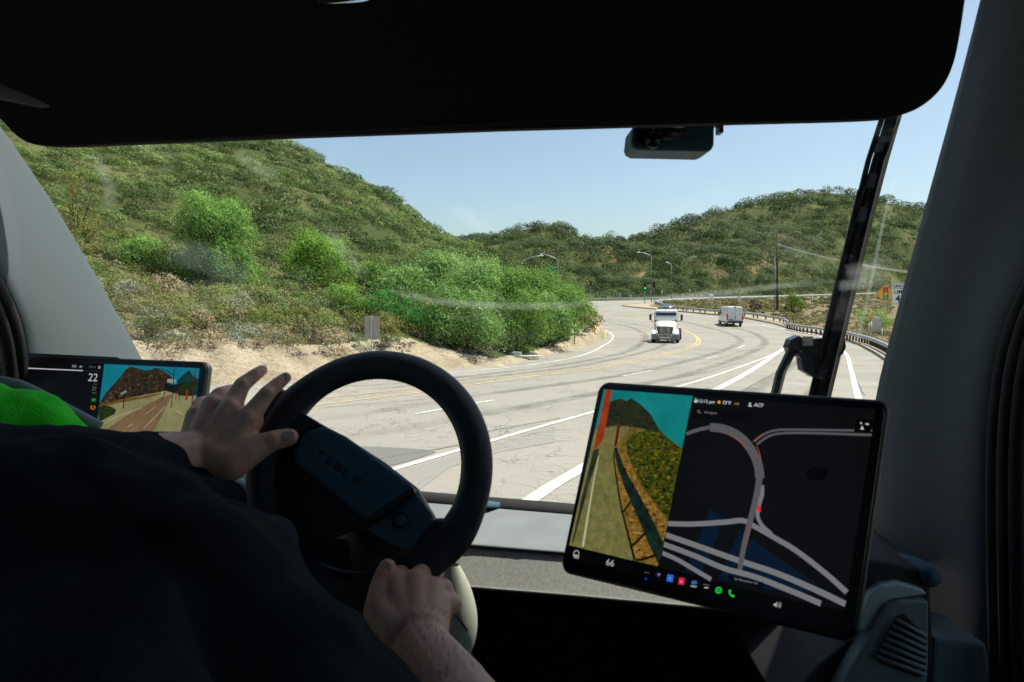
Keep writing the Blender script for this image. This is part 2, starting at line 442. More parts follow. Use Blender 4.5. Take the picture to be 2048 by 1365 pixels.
def dense(pts, step):
    out = [Vector(pts[0])]
    # Catmull-Rom through the points
    P_ = [Vector(p) for p in pts]; P_ = [P_[0]*2 - P_[1]] + P_ + [P_[-1]*2 - P_[-2]]
    for i in range(1, len(P_) - 2):
        a, b, c, d = P_[i-1:i+3]; n = max(2, int((c - b).length/step))
        for k in range(1, n + 1):
            t = k/n
            out.append(.5*((2*b) + (c - a)*t + (2*a - 5*b + 4*c - d)*t*t + (3*b - a - 3*c + d)*t**3))
    return out
def ground_path(pix, step=1.0, dz=0):
    pts = dense([G(*p) for p in pix], step)
    for p in pts: p.z = float(zg(p.y)) + dz
    return pts
def ribbon(mb, pts, w, dz):
    rows = []
    for i, p in enumerate(pts):
        t = (pts[min(i+1, len(pts)-1)] - pts[max(i-1, 0)]); t.z = 0; t.normalize(); s = Vector((t.y, -t.x, 0))
        ww = w if isinstance(w, (int, float)) else w[0] + (w[1]-w[0])*i/(len(pts)-1)
        a, b = p - s*ww/2, p + s*ww/2
        rows.append([Vector((a.x, a.y, float(zg(a.y)) + dz)), Vector((b.x, b.y, float(zg(b.y)) + dz))])
    mb.grid(rows, smooth=False)
LZ = .012
mb = MB()
ribbon(mb, ground_path([(1195, 651), (1205, 658), (1220, 666), (1226, 673), (1222, 682), (1205, 693), (1172, 709), (1121, 721), (1040, 733), (900, 746), (700, 762), (420, 785), (0, 830)], .8), .16, LZ)
mb.build('edge_line', M['white_paint'], kind='structure')
mb = MB()
ya = ground_path([(1185, 624), (1240, 631), (1293, 639), (1345, 650), (1378, 665), (1394, 677), (1388, 690), (1345, 704), (1290, 716), (1200, 733), (1100, 744), (1020, 754), (921, 765), (816, 779), (645, 797), (400, 828), (0, 880)], .8)
yb = ground_path([(1185, 626.5), (1240, 634), (1293, 643), (1345, 655), (1381, 667), (1399, 679), (1394, 692), (1350, 706.5), (1290, 719.5), (1200, 737), (1100, 749), (1020, 759.5), (931, 772), (836, 786), (650, 809), (400, 845), (0, 905)], .8)
ribbon(mb, ya, .13, LZ); ribbon(mb, yb, .13, LZ)
mb.build('centre_line', M['yellow_paint'], kind='structure')
mb = MB()
for a, b in [((830, 829), (988, 801)), ((1245, 753), (1303, 742)), ((1411, 718.5), (1436, 712)), ((1476, 697), (1490, 691)), ((640, 862), (560, 877))]:
    ribbon(mb, ground_path([a, b], .6), .13, LZ)
mb.build('lane_dashes', M['white_paint'], kind='structure')
mb = MB()
for a, b in [((1258, 657), (1268, 660.5)), ((1282, 667), (1289, 670.5)), ((1403, 648.5), (1414, 651)), ((1225, 640), (1236, 643)), ((1460, 668), (1468, 671)), ((1434, 683), (1500, 693)), ((1390, 690), (1440, 697)), ((1350, 706), (1420, 702)), ((1480, 701), (1545, 692)), ((1288, 688), (1300, 690)), ((1250, 621), (1270, 624))]:
    ribbon(mb, ground_path([a, b], .6), .12, LZ)
mb.build('worn_dashes', M['white_faded'], kind='structure')
mb = MB()
ribbon(mb, ground_path([(640, 985), (800, 936), (905, 905), (1040, 866), (1175, 828), (1280, 798), (1371, 770), (1470, 738), (1530, 716), (1560, 702), (1576, 692)], .6), .15, LZ)
ribbon(mb, ground_path([(900, 1130), (1060, 1002), (1160, 940), (1300, 860), (1440, 776), (1510, 737), (1548, 711), (1563, 701), (1577, 692)], .6), [.24, .34], LZ)
ribbon(mb, ground_path([(1522, 651), (1575, 660), (1628, 670), (1665, 684), (1691, 707), (1702, 740), (1715, 792), (1740, 900), (1780, 1100)], .6), .2, LZ)
mb.build('lane_lines', M['white_paint'], kind='structure')
# darker repaved gore between the two white lines and a dark patch
def flatpoly(name, pix, m, dz):
    mb = MB(); pts = [G(*p, dz) for p in pix]; mb.add(pts, [tuple(range(len(pts)))])
    return mb.build(name, m, kind='structure')
flatpoly('repaved_asphalt', [(560, 1160), (700, 975), (800, 943), (905, 912), (1040, 873), (1110, 853), (1110, 885), (1000, 905), (900, 935), (800, 1010), (760, 1160)], M['asphalt_dark'], .006)
flatpoly('dark_patch', [(700, 893), (760, 895), (850, 900), (872, 905), (845, 915), (790, 931), (740, 945), (600, 985), (600, 925)], M['dark_patch'], .009)

# raised gravel island / shoulder
I_NEAR = [(1246, 612.5), (1262, 615), (1300, 618.5), (1340, 622.5), (1410, 629), (1480, 636), (1540, 647), (1560, 652), (1590, 661), (1640, 669), (1700, 683), (1735, 699), (1770, 720), (1830, 765), (1950, 860), (2300, 1200)]
I_FAR = [(1246, 612), (1262, 610), (1300, 608.5), (1330, 607), (1400, 604.5), (1520, 600), (1700, 594), (1900, 587.5), (2300, 584.5)]
def isl(px, s):
    dn, dfar = gd(ip(px, I_NEAR)), gd(ip(px, I_FAR)); d = dn + (dfar - dn)*s
    return d
def isl_h(px, d):
    dn, dfar = gd(ip(px, I_NEAR)), gd(ip(px, I_FAR)); s = (d - dn)/max(dfar - dn, .1)
    bump = .25*math.sin(math.pi*min(max(s, 0), 1))*min(1, (dfar - dn)/30) if dfar > dn else 0
    return float(zg(d)) + .15 + bump
mb = MB(); rows = []
for px in list(np.arange(1246, 1800, 6)) + list(np.arange(1800, 2301, 25)):
    col = []
    dn = isl(px, 0)
    p0 = (px - CX)/F*dn
    col.append(Vector((p0, dn, float(zg(dn)) - .05)))
    for s in np.linspace(0, 1, 26):
        d = isl(px, s); col.append(Vector(((px - CX)/F*d, d, isl_h(px, d) if 0 < s < 1 else float(zg(d)) + .15)))
    d = isl(px, 1); col.append(Vector(((px - CX)/F*d, d, float(zg(d)) - .05)))
    rows.append(col)
mb.grid(rows); nc_ = len(rows[0]) - 1
for i_ in range(len(rows) - 1):
    for j_ in range(nc_):
        if 1300 < (rows[i_][j_].x/rows[i_][j_].y*F + CX) and (2 + (rows[i_][0] - rows[i_][-1]).length/25*0) < j_ < nc_ - 2 and (rows[i_][j_] - rows[i_][0]).length > 3.2: mb.m[i_*nc_ + j_] = 1
mb.build('gravel_island', [M['gravel'], mat('island_soil', (.16, .125, .07), .95, var=.4, vscale=1.5, bump=.8, bscale=8, spec=.1)], kind='structure')
mb = MB(); kp = ground_path(I_NEAR[::-1] + [(1250, 610.5), (1275, 609)], 1.0)
prof = [(-.09, 0), (-.07, .17), (.10, .175), (.10, 0)]
rows = []
for i, p in enumerate(kp):
    t = (kp[min(i+1, len(kp)-1)] - kp[max(i-1, 0)]); t.z = 0; t.normalize(); s = Vector((t.y, -t.x, 0))
    rows.append([p - s*a + Vector((0, 0, b)) for a, b in prof])
mb.grid(rows, smooth=False); mb.build('kerb', M['concrete'], kind='structure')

# ------------------------------------------------------------------ guard rails
def guard_rail(pix, label, step, wood, h=.72, flip=1, base=.15):
    pts = ground_path(pix, 1.0, base)
    root = empty('guard_rail', pts[0], 0, label, 'guard rail', 'steel guard rails round the junction')
    o0 = Vector(pts[0])
    mb = MB(); rows = []
    prof = [(.0, -.155), (.05, -.12), (.08, -.08), (.05, -.03), (.01, 0), (.05, .03), (.08, .08), (.05, .12), (.0, .155), (-.03, .15), (-.03, -.15), (0, -.155)]
    L = 0; posts = []; nxt = .5
    for i, p in enumerate(pts):
        t = (pts[min(i+1, len(pts)-1)] - pts[max(i-1, 0)]); t.z = 0; t.normalize(); s = Vector((t.y, -t.x, 0))*flip
        rows.append([p - o0 + s*(a + .12) + Vector((0, 0, h - .155 + b)) for a, b in prof])
        if i: L += (p - pts[i-1]).length
        if L >= nxt: posts.append((p, t, s)); nxt += step
    mb.grid(rows, smooth=False); mb.build('rail', M['galv'], root)
    me = None
    for p, t, s in posts[:98]:
        if me is None:
            q = MB(); q.box((0, 0, h/2 - .05), (.12, .15, h + .12)); q.box((0, .11, h - .16), (.12, .1, .32))
            me = q.mesh('post', M['wood_dark'] if wood else M['galv'])
        o = bpy.data.objects.new('post', me); COL.objects.link(o); o.parent = root
        o.location = p - o0; o.rotation_euler = (0, 0, math.atan2(-s.x, s.y))
    return root
guard_rail([(1800, 733), (1776, 713), (1740, 695), (1700, 683.5), (1650, 673), (1600, 665), (1575, 659.5)], 'nearest steel guard rail on dark wooden posts beside the right lane', .95, True, flip=-1)
guard_rail([(1580, 657), (1573, 651), (1560, 646.5), (1500, 637), (1450, 632), (1400, 627.5), (1350, 621.5), (1325, 616), (1311, 610.5)], 'long steel guard rail behind the white van running to the island tip', 1.9, True, flip=-1)
guard_rail([(1311, 610), (1316, 607.5), (1335, 606), (1380, 604), (1430, 602.3), (1520, 599.6), (1620, 596), (1720, 592.5), (1900, 587)], 'curved guard rail with steel posts along the far side of the scrub island', 3.8, False, base=.12)
guard_rail([(1120, 603.5), (1180, 602.6), (1300, 600.7), (1450, 598.6), (1600, 594.8), (1750, 590.8), (1900, 586.5)], 'farthest guard rail along the foot of the shrub covered hill', 3.8, False, flip=-1, base=0)

# ------------------------------------------------------------------ chaparral
def clump_field(name, pos, rad, mt, dist_scale=.0016, nmul=1.0, hgt=.75, tints=None, minleaf=.045, maxleaf=.42, jit=.42, inner=.62, contrast=.16, lump=.22):
    Cs, Ns, Ss, Ts, Fs = [], [], [], [], []
    for k, (p, r) in enumerate(zip(pos, rad)):
        s = min(max(dist_scale*p[1], minleaf), maxleaf)
        n = int(np.clip(nmul*4.2*(r/s)**2*.55, 50, 900))
        C, N, S = dome_leaves((p[0], p[1], p[2] + r*.18), (r*RNG.uniform(.85, 1.2), r*RNG.uniform(.85, 1.2), r*hgt*RNG.uniform(.75, 1.15)), n, s, lump, -.1, jit, inner)
        t0 = tints[k] if tints is not None else RNG.uniform(.0, .75)
        Cs.append(C); Ns.append(N); Ss.append(S); Ts.append(np.clip(t0 + RNG.normal(size=n)*contrast, 0, 1)); Fs.append(RNG.uniform(0, 1, n)*.999 if RNG.random() < .35 else np.zeros(n))
    return leaf_object(name, np.vstack(Cs), np.vstack(Ns), np.concatenate(Ss), np.concatenate(Ts), np.concatenate(Fs), mt)

M['leaf_near_hill'] = leaf_mat('left_hill_leaves', (.04, .084, .02), (.215, .29, .085), (.30, .23, .12), .07)
M['leaf_far_hill'] = leaf_mat('far_hill_leaves', (.03, .062, .02), (.115, .165, .058), (.22, .20, .07), .04, .25)
def scatter(n, pxr, dr, ok, spacing):
    out = []; cells = {}
    for _ in range(n):
        u = RNG.random(); d = math.sqrt(dr[0]**2 + u*(dr[1]**2 - dr[0]**2)); px = RNG.uniform(*pxr)
        if not ok(px, d): continue
        x = (px - CX)/F*d; r = spacing(d)*RNG.uniform(.6, 1.3)
        r_c = spacing(d)*1.12; key = (int(x//r_c), int(d//r_c))
        if key in cells or RNG.random() < .10: continue
        cells[key] = 1; out.append((px, x, d, r))
    px = np.array([o[0] for o in out]); d = np.array([o[2] for o in out])
    z = terrain(px, d)
    return [(o[1], o[2], zz) for o, zz in zip(out, z)], [o[3] for o in out], px
def rowof(p): return HY - (p[2] - EYE)/p[1]*F
def isbare(px, row):
    return any(((px - a)/c)**2 + ((row - b)/e)**2 < .8 for a, b, c, e in BARE)
# left hillside
def okl(px, d):
    if px > 1000: return False
    df_ = gd(float(ip(px, L_FOOT))) + 9; dc = float(ip(px, L_DC))
    return df_ < d < dc + 7
pos, rad, pxs = scatter(13000, (-350, 1010), (34, 158), okl, lambda d: .66 + .0055*d)
keep = [i for i, p in enumerate(pos) if not isbare(pxs[i], rowof(p)) and rowof(p) > 150 and RNG.random() > .1 + .4*max(0, math.sin(p[0]*.31 + 2*math.sin(p[1]*.17))*math.cos(p[1]*.27 + p[0]*.11))]
pos = [pos[i] for i in keep]; rad = [rad[i]*RNG.choice([.6, .85, 1.05, 1.4]) for i in keep]
tn = [float(np.clip(.45 + .25*math.sin(p[0]*.13 + 1)*math.cos(p[1]*.09) + RNG.normal()*.3, 0, 1)) for p in pos]
tag(clump_field('hillside_scrub', pos, rad, M['leaf_near_hill'], tints=tn, jit=.3, inner=.78, contrast=.12, lump=.11), 'green scrub covering the steep hillside on the left', 'scrub', kind='stuff')
# far hills
def okr(px, d):
    dr_ = gd(float(ip(px, FAR_RAIL))) + 5; dc = float(ip(px, C_DC))
    return dr_ < d < dc + 10
pos, rad, pxs = scatter(11000, (880, 2080), (160, 372), okr, lambda d: 1.5 + .0052*d)
keep = [i for i, p in enumerate(pos) if not (isbare(pxs[i], rowof(p)) or RNG.random() < .12)]
pos = [pos[i] for i in keep]; rad = [rad[i]*RNG.uniform(.7, 1.25) for i in keep]
tn = [float(np.clip(.4 + .2*math.sin(p[0]*.05)*math.cos(p[1]*.04) + RNG.normal()*.22, 0, 1)) for p in pos]
tag(clump_field('chaparral', pos, rad, M['leaf_far_hill'], tints=tn, dist_scale=.0011, hgt=.95, jit=.24, inner=.82, contrast=.10, lump=.09), 'dark green rounded chaparral covering the hills beyond the junction', 'chaparral', kind='stuff')
# distant ridge, its haze painted into bluish leaf colours
pos = []; rad = []
for _ in range(260):
    px = RNG.uniform(880, 1040); d = RNG.uniform(640, 705); pos.append(((px-CX)/F*d, d, float(terrain(np.array([px]), np.array([d]))[0]))); rad.append(RNG.uniform(4, 7))
tag(clump_field('distant_scrub', pos, rad, leaf_mat('hazed_leaves', (.09, .13, .11), (.13, .17, .14)), maxleaf=.9, dist_scale=.0013), 'haze-tinted scrub on the distant ridge behind the saddle', 'scrub', kind='stuff')

# low scrub on the sandy bank between the slope foot and the hill
bank_mats = {
    'dry': leaf_mat('dry_scrub_leaves', (.17, .14, .07), (.40, .34, .19), (.66, .48, .36), .3),
    'sage': leaf_mat('sage_leaves', (.17, .20, .13), (.40, .43, .32), (.66, .60, .48), .14),
    'green': leaf_mat('green_bush_leaves', (.07, .13, .025), (.22, .32, .07), (.6, .45, .05), .02),
    'olive': leaf_mat('olive_brush_leaves', (.12, .14, .035), (.31, .31, .10), (.42, .22, .07), .06),
    'twig': leaf_mat('dead_twigs', (.08, .065, .06), (.20, .165, .145), None, 0, .1),
    'bright': leaf_mat('bright_tree_leaves', (.10, .22, .045), (.30, .49, .12), None, 0, .4),
    'lime': leaf_mat('lime_tree_leaves', (.10, .22, .03), (.33, .50, .09), None, 0, .4),
    'willow': leaf_mat('willow_leaves', (.075, .18, .035), (.30, .48, .13), (.52, .60, .36), .10, .35),
    'willow2': leaf_mat('dense_willow_leaves', (.06, .155, .025), (.25, .42, .08), (.36, .27, .14), .04, .35),
    'vine': leaf_mat('vine_leaves', (.04, .15, .03), (.12, .32, .07), None, 0, .35),
    'island': leaf_mat('island_scrub_leaves', (.12, .12, .04), (.33, .28, .13), (.50, .40, .28), .14),
}
for kind, n, rng_ in (('dry', 420, (.35, .95)), ('sage', 260, (.35, .9)), ('olive', 560, (.45, 1.1)), ('green', 260, (.45, 1.1)), ('twig', 260, (.35, .8))):
    pos = []; rad = []
    for _ in range(n):
        px = RNG.uniform(-150, 1190)
        df_ = gd(float(ip(px, L_FOOT)))
        u = RNG.random()
        if kind in ('dry', 'sage'):
            if px > 780: continue
            d = df_ + (5.4 + u*16 if RNG.random() < .93 else 2.4 + u*3)
            if abs(px - 743) < 22 and d < 29: continue
        elif kind == 'twig':
            d = df_ + (5.0 + u*2.2 if RNG.random() < .7 else 2.2 + u*2.4)
            if abs(px - 743) < 22 and d < 29: continue
        else: d = df_ + 6.2 + u*20
        if kind == 'green' and px < 500: continue
        h = float(terrain(np.array([px]), np.array([d]))[0]); pos.append(((px-CX)/F*d, d, h)); rad.append(RNG.uniform(*rng_)*(.55 if (kind == 'twig') else 1))
    tag(clump_field({'dry': 'dry_scrub', 'sage': 'sage_scrub', 'olive': 'olive_scrub', 'green': 'green_scrub', 'twig': 'dead_brush'}[kind], pos, rad, bank_mats[kind], dist_scale=.0015, nmul=.9 if kind != 'twig' else .5, hgt=.8 if kind != 'twig' else .45),
        {'dry': 'dry tan flowering scrub above the sandy bank', 'sage': 'grey green sage scrub above the sandy bank', 'olive': 'olive brush growing up the bank', 'green': 'fresh green brush on the lower slope', 'twig': 'dark dead brush along the sandy bank'}[kind], 'scrub', kind='stuff')
pos = []; rad = []; 
for _ in range(1100):
    px = RNG.uniform(1330, 1950); s = RNG.uniform(.14 if px < 1560 else .06, .96)
    d = isl(px, s)
    if d - isl(px, 0) < 3.0: continue
    pos.append(((px-CX)/F*d, d, isl_h(px, d))); rad.append(RNG.uniform(.35, .85))
tag(clump_field('island_scrub', pos, rad, bank_mats['island'], nmul=.8, hgt=.6), 'dry brown and olive scrub on the island between the roads', 'scrub', kind='stuff')

bark = mat('bark', (.07, .05, .035), .9, var=.3, vscale=10)
def shrub(name, px, row, w, h, kind, label, cat, group=None, lobes=14, dens=1.0, base=None, stems=5, lean=0, dmin=30):
    p = base if base is not None else hill_at(px, row, dmin)
    d = p.y; W = w/F*d/2; H = h/F*d
    root = empty(name, p, 0, label, cat, group)
    s = float(np.clip(.0017*d, .045, .3))
    Cs, Ns, Ss, Ts, Fs = [], [], [], [], []; cents = []
    for k in range(lobes):
        a = RNG.uniform(0, 6.28); q = math.sqrt(RNG.random()); z = RNG.uniform(.12, .86)
        env = max(1 - z**2.2, .05)**.45
        c = np.array([math.cos(a)*q*W*.72*env + lean*z*W, math.sin(a)*q*W*.6*env, H*z])
        r = W*RNG.choice([.14, .2, .27, .38])*RNG.uniform(.85, 1.1)*(1.0 if z < .7 else .8); cents.append((c, r))
        if c[2] + r > H: c[2] = H - r*.9
        n = int(np.clip(dens*2.6*(r/s)**2, 60, 2600))
        C, N, S = dome_leaves(c, (r, r, r*.85), n, s, .35, -.9)
        Cs.append(C); Ns.append(N); Ss.append(S)
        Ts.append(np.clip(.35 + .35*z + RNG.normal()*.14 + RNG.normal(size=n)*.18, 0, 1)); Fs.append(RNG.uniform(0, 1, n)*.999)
        # sprigs that break the outline
        m_ = n//3; dd = RNG.normal(size=(m_, 3)); dd /= np.linalg.norm(dd, axis=1, keepdims=True)
        Cs.append(c + dd*r*RNG.uniform(1.0, 1.55, (m_, 1))*np.array([[1, 1, 1.1]])); Ns.append(RNG.normal(size=(m_, 3))); Ns[-1] /= np.linalg.norm(Ns[-1], axis=1, keepdims=True)
        Ss.append(np.full(m_, s*.8)); Ts.append(np.clip(RNG.normal(size=m_)*.2 + .6, 0, 1)); Fs.append(RNG.uniform(0, 1, m_)*.999)
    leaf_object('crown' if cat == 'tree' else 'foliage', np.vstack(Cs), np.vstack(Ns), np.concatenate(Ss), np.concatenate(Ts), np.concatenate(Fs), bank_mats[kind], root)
    mb = MB()
    for k in range(stems):
        c, r = cents[k % len(cents)]; c = Vector(c); st = Vector((RNG.uniform(-.12, .12)*W, RNG.uniform(-.12, .12)*W, -.2))
        mid = st.lerp(c, .5) + Vector((RNG.uniform(-.1, .1)*W, 0, .05*H))
        mb.tube([st, mid, c], [.035*H*.5, .022*H*.5, .008*H*.5], 6)
    for c, r in cents[stems:]:
        c = Vector(c); st = Vector((c.x*.4, c.y*.4, c.z*.45)); mb.tube([st, c], [.008*H, .003*H], 5)
    mb.build('trunk' if cat == 'tree' else 'stems', bark, root)
    return root
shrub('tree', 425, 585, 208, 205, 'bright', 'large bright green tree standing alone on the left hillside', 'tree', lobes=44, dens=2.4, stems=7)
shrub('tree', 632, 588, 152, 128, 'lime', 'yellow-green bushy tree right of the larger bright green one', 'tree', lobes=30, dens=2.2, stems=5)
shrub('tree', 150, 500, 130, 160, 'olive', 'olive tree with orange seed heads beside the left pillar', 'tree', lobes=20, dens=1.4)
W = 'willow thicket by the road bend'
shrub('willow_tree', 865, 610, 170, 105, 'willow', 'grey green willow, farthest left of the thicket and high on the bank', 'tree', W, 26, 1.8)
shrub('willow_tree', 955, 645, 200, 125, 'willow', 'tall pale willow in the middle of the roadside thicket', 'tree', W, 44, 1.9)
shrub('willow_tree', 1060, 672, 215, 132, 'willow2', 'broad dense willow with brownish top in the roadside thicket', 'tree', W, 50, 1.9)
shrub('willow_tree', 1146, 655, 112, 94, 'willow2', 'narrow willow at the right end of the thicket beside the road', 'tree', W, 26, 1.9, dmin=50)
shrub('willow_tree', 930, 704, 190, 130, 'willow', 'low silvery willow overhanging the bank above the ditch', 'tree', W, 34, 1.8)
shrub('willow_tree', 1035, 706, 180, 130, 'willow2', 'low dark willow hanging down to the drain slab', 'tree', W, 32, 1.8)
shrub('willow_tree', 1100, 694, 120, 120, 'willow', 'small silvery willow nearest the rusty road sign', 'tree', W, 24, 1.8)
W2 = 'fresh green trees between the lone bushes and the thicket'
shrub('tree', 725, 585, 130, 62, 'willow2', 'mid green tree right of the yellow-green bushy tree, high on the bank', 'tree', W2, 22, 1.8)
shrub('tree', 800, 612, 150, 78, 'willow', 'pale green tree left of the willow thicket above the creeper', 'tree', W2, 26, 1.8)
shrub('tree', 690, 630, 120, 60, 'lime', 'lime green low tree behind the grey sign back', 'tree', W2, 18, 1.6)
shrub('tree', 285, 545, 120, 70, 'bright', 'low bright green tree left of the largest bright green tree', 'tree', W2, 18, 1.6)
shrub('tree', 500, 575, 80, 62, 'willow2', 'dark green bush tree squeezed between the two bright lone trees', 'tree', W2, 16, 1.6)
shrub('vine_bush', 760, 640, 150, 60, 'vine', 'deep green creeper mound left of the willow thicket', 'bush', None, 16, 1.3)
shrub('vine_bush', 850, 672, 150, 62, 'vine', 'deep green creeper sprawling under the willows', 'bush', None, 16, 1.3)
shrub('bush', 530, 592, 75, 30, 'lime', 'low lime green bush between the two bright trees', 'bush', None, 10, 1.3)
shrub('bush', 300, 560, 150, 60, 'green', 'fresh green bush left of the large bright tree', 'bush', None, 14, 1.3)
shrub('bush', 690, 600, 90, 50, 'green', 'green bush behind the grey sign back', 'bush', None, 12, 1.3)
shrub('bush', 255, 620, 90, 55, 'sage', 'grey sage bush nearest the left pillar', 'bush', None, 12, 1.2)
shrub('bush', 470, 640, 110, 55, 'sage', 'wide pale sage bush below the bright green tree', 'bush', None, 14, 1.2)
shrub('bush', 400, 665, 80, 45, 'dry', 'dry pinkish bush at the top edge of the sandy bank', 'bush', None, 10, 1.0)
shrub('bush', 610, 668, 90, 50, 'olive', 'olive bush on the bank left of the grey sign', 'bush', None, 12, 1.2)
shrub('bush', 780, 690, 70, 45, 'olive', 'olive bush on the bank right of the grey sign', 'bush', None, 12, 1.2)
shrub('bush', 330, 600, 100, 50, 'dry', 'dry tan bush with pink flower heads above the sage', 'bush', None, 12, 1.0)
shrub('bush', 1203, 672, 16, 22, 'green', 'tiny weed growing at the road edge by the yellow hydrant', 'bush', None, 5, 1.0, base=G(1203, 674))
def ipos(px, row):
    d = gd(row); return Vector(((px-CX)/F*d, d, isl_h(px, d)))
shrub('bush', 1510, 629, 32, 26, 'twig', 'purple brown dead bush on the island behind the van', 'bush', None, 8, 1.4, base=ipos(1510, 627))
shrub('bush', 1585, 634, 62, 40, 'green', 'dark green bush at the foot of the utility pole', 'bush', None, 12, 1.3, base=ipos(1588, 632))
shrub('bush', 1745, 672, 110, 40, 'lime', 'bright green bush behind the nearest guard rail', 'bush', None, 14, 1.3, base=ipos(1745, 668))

# ------------------------------------------------------------------ poles, lamps, signals, wires
def street_lamp(px, base, top, arm_to, arm_top, label, r=.085, sign=None):
    p = G(px, base, .1); d = p.y; k = d/F
    root = empty('street_lamp', p, 0, label, 'street lamp', 'street lamps at the junction')
    H = (base - top)*k
    MB().tube([(0, 0, 0), (0, 0, H)], [r, r*.65], 8).build('pole', M['pole_grey'], root)
    mb = MB(); ax = (arm_to - px)*k; az = (base - arm_top)*k
    pts = [Vector((0, 0, H))]
    for t in (.25, .5, .75, 1): pts.append(Vector((ax*t, 0, H + (az - H)*(1 - (1-t)**2))))
    mb.tube(pts, .06, 6); mb.build('arm', M['galv'], root)
    MB().ell((ax, 0, az + .02), (.42, .16, .11), 10, 6).build('lamp_head', M['white_plastic'], root)
    return root, k, H
def signal_head(parent, c, lit=True, faces=True, s=1.0):
    mb = MB(); mb.box(c, (.36*s, .25*s, 1.05*s)); h = mb.build('signal_head', M['black'], parent)
    mb = MB(); mb.box((c[0], c[1] - .02*s, c[2]), (.56*s, .03, 1.3*s)); mb.build('backplate', M['black'], h)
    for i, (nm, m) in enumerate((('red_lens', M['dull_red']), ('amber_lens', M['dull_amber']), ('green_lens', M['lit_green'] if lit else M['dull_amber']))):
        if faces: MB().ell((c[0], c[1] - .135*s, c[2] + (.33 - .33*i)*s), (.14*s, .05*s, .14*s), 12, 8).build(nm, m, h)
    return h
M['dull_red'] = mat('unlit_red_lens', (.08, .005, .005), .3); M['dull_amber'] = mat('unlit_amber_lens', (.06, .03, .005), .3)
M['lit_green'] = mat('lit_green_lens', (.0, .5, .35), .3, emit=(.02, 1.0, .62), estr=1.0)
street_lamp(1303, 606.5, 514, 1277, 506, 'tall lamp pole with arm to the left beside the green signal')
street_lamp(1343, 603, 531, 1334, 526, 'shorter lamp pole with small arm right of the tall one', .09)
t, k, H = street_lamp(1116, 608, 521, 1082, 510, 'lamp pole rising behind the willows and carrying the green street sign')
mb = MB(); mb.box((-13*k, 0, 69*k), (16*k, .04, 4.5*k)); mb.build('street_name_sign', M['green_sign'], t)
mb = MB(); mb.tube([(0, 0, 72*k), (-13*k, 0, 71.6*k)], .04, 6); mb.build('sign_arm', M['galv'], t)
mb = MB(); mb.box((0, 0, 47*k), (6*k, .4, 6*k)); mb.box((0, 0, 47*k), (14*k, .08, 1.2*k)); mb.build('signal_bracket', M['galv'], t)
MB().box((-28*k, 0, 101*k), (3*k, .3, 3*k)).build('camera_box', M['white_plastic'], t)
signal_head(t, (5*k, 0, 33*k), s=.9)
street_lamp(1037, 612, 528, 1083, 513, 'lamp pole with arm to the right hidden mostly by the willows')
p = G(1289, 609.5, .1); root = empty('traffic_signal', p, 0, 'traffic signal showing green on its own post at the island tip', 'traffic signal')
MB().tube([(0, 0, 0), (0, 0, 3.2)], .07, 8).build('post', M['pole_grey'], root)
signal_head(root, (.1, 0, 3.75), s=1.15)
p = G(1308, 606, .1); root = empty('traffic_signal', p, 0, 'dark traffic signal head seen from behind right of the tall lamp pole', 'traffic signal')
MB().tube([(0, 0, 0), (0, 0, 3.2)], .06, 8).build('post', M['pole_grey'], root); signal_head(root, (0, 0, 3.9), faces=False)
p = G(1181, 606, .1); root = empty('traffic_signal', p, 0, 'dark traffic signal at the right edge of the willow thicket', 'traffic signal')
MB().tube([(0, 0, 0), (0, 0, 3.4)], .06, 8).build('post', M['pole_grey'], root); signal_head(root, (0, 0, 4.1), faces=False)

def utility_pole(px, base, top, label, r=.19, arm=True):
    p = ipos(px, base) if px > 1300 else hill_at(px, base, 170); k = p.y/F
    root = empty('utility_pole', p, 0, label, 'utility pole'); H = (base - top)*k
    MB().tube([(0, 0, -.2), (0, 0, H)], [r, r*.7], 9).build('pole', M['pole_wood'], root)
    if arm:
        mb = MB(); mb.box((0, -.1, H - 29*k), (.12, 2.0, .12)); mb.build('crossarm', M['pole_wood'], root)
        mb = MB()
        for y in (-.9, -.3, .5): mb.tube([(0, y - .1, H - 28.5*k), (0, y - .1, H - 27*k)], .06, 6)
        mb.build('insulators', M['white_plastic'], root)
    return root, p, k, H
t, pp, k, H = utility_pole(1554.5, 625, 466, 'tall brown wooden utility pole standing on the island')
utility_pole(1101.5, 572, 497, 'distant wooden utility pole behind the green street sign', .15, False)
p = ipos(1549.5, 626); root = empty('guide_pole', p, 0, 'thin grey pole standing just left of the brown utility pole', 'pole')
MB().tube([(0, 0, 0), (0, 0, 102*p.y/F)], .07, 8).build('pole', M['pole_grey'], root)
MB().tube([(0, 0, 102*p.y/F), (0, 0, 104*p.y/F)], .09, 8).build('cap', M['galv'], root)
M['wire'] = mat('aluminium_wire', (.62, .62, .62), .4, metal=.3)
for i, (dx, dz) in enumerate(((0, 0), (-.5, .0), (.7, 0))):
    a = pp + Vector((0, dx, H - 27*k)); b = P(1878 + 3*i, 551 + i*2.5, 62)
    pts = []
    for s in np.linspace(0, 1, 30):
        q = a.lerp(b, s); q.z -= .5*4*s*(1-s); pts.append(q)
    c = empty('power_line', a, 0, ['upper wire of the three running right from the utility pole', 'middle wire of the three running right from the utility pole', 'lower wire of the three running right from the utility pole'][i], 'power line', 'wires from the utility pole')
    MB().tube([q - a for q in pts], .022, 5).build('wire', M['wire'], c)
    a2 = a; b2 = a + Vector((-3.2, 40, 3.0))
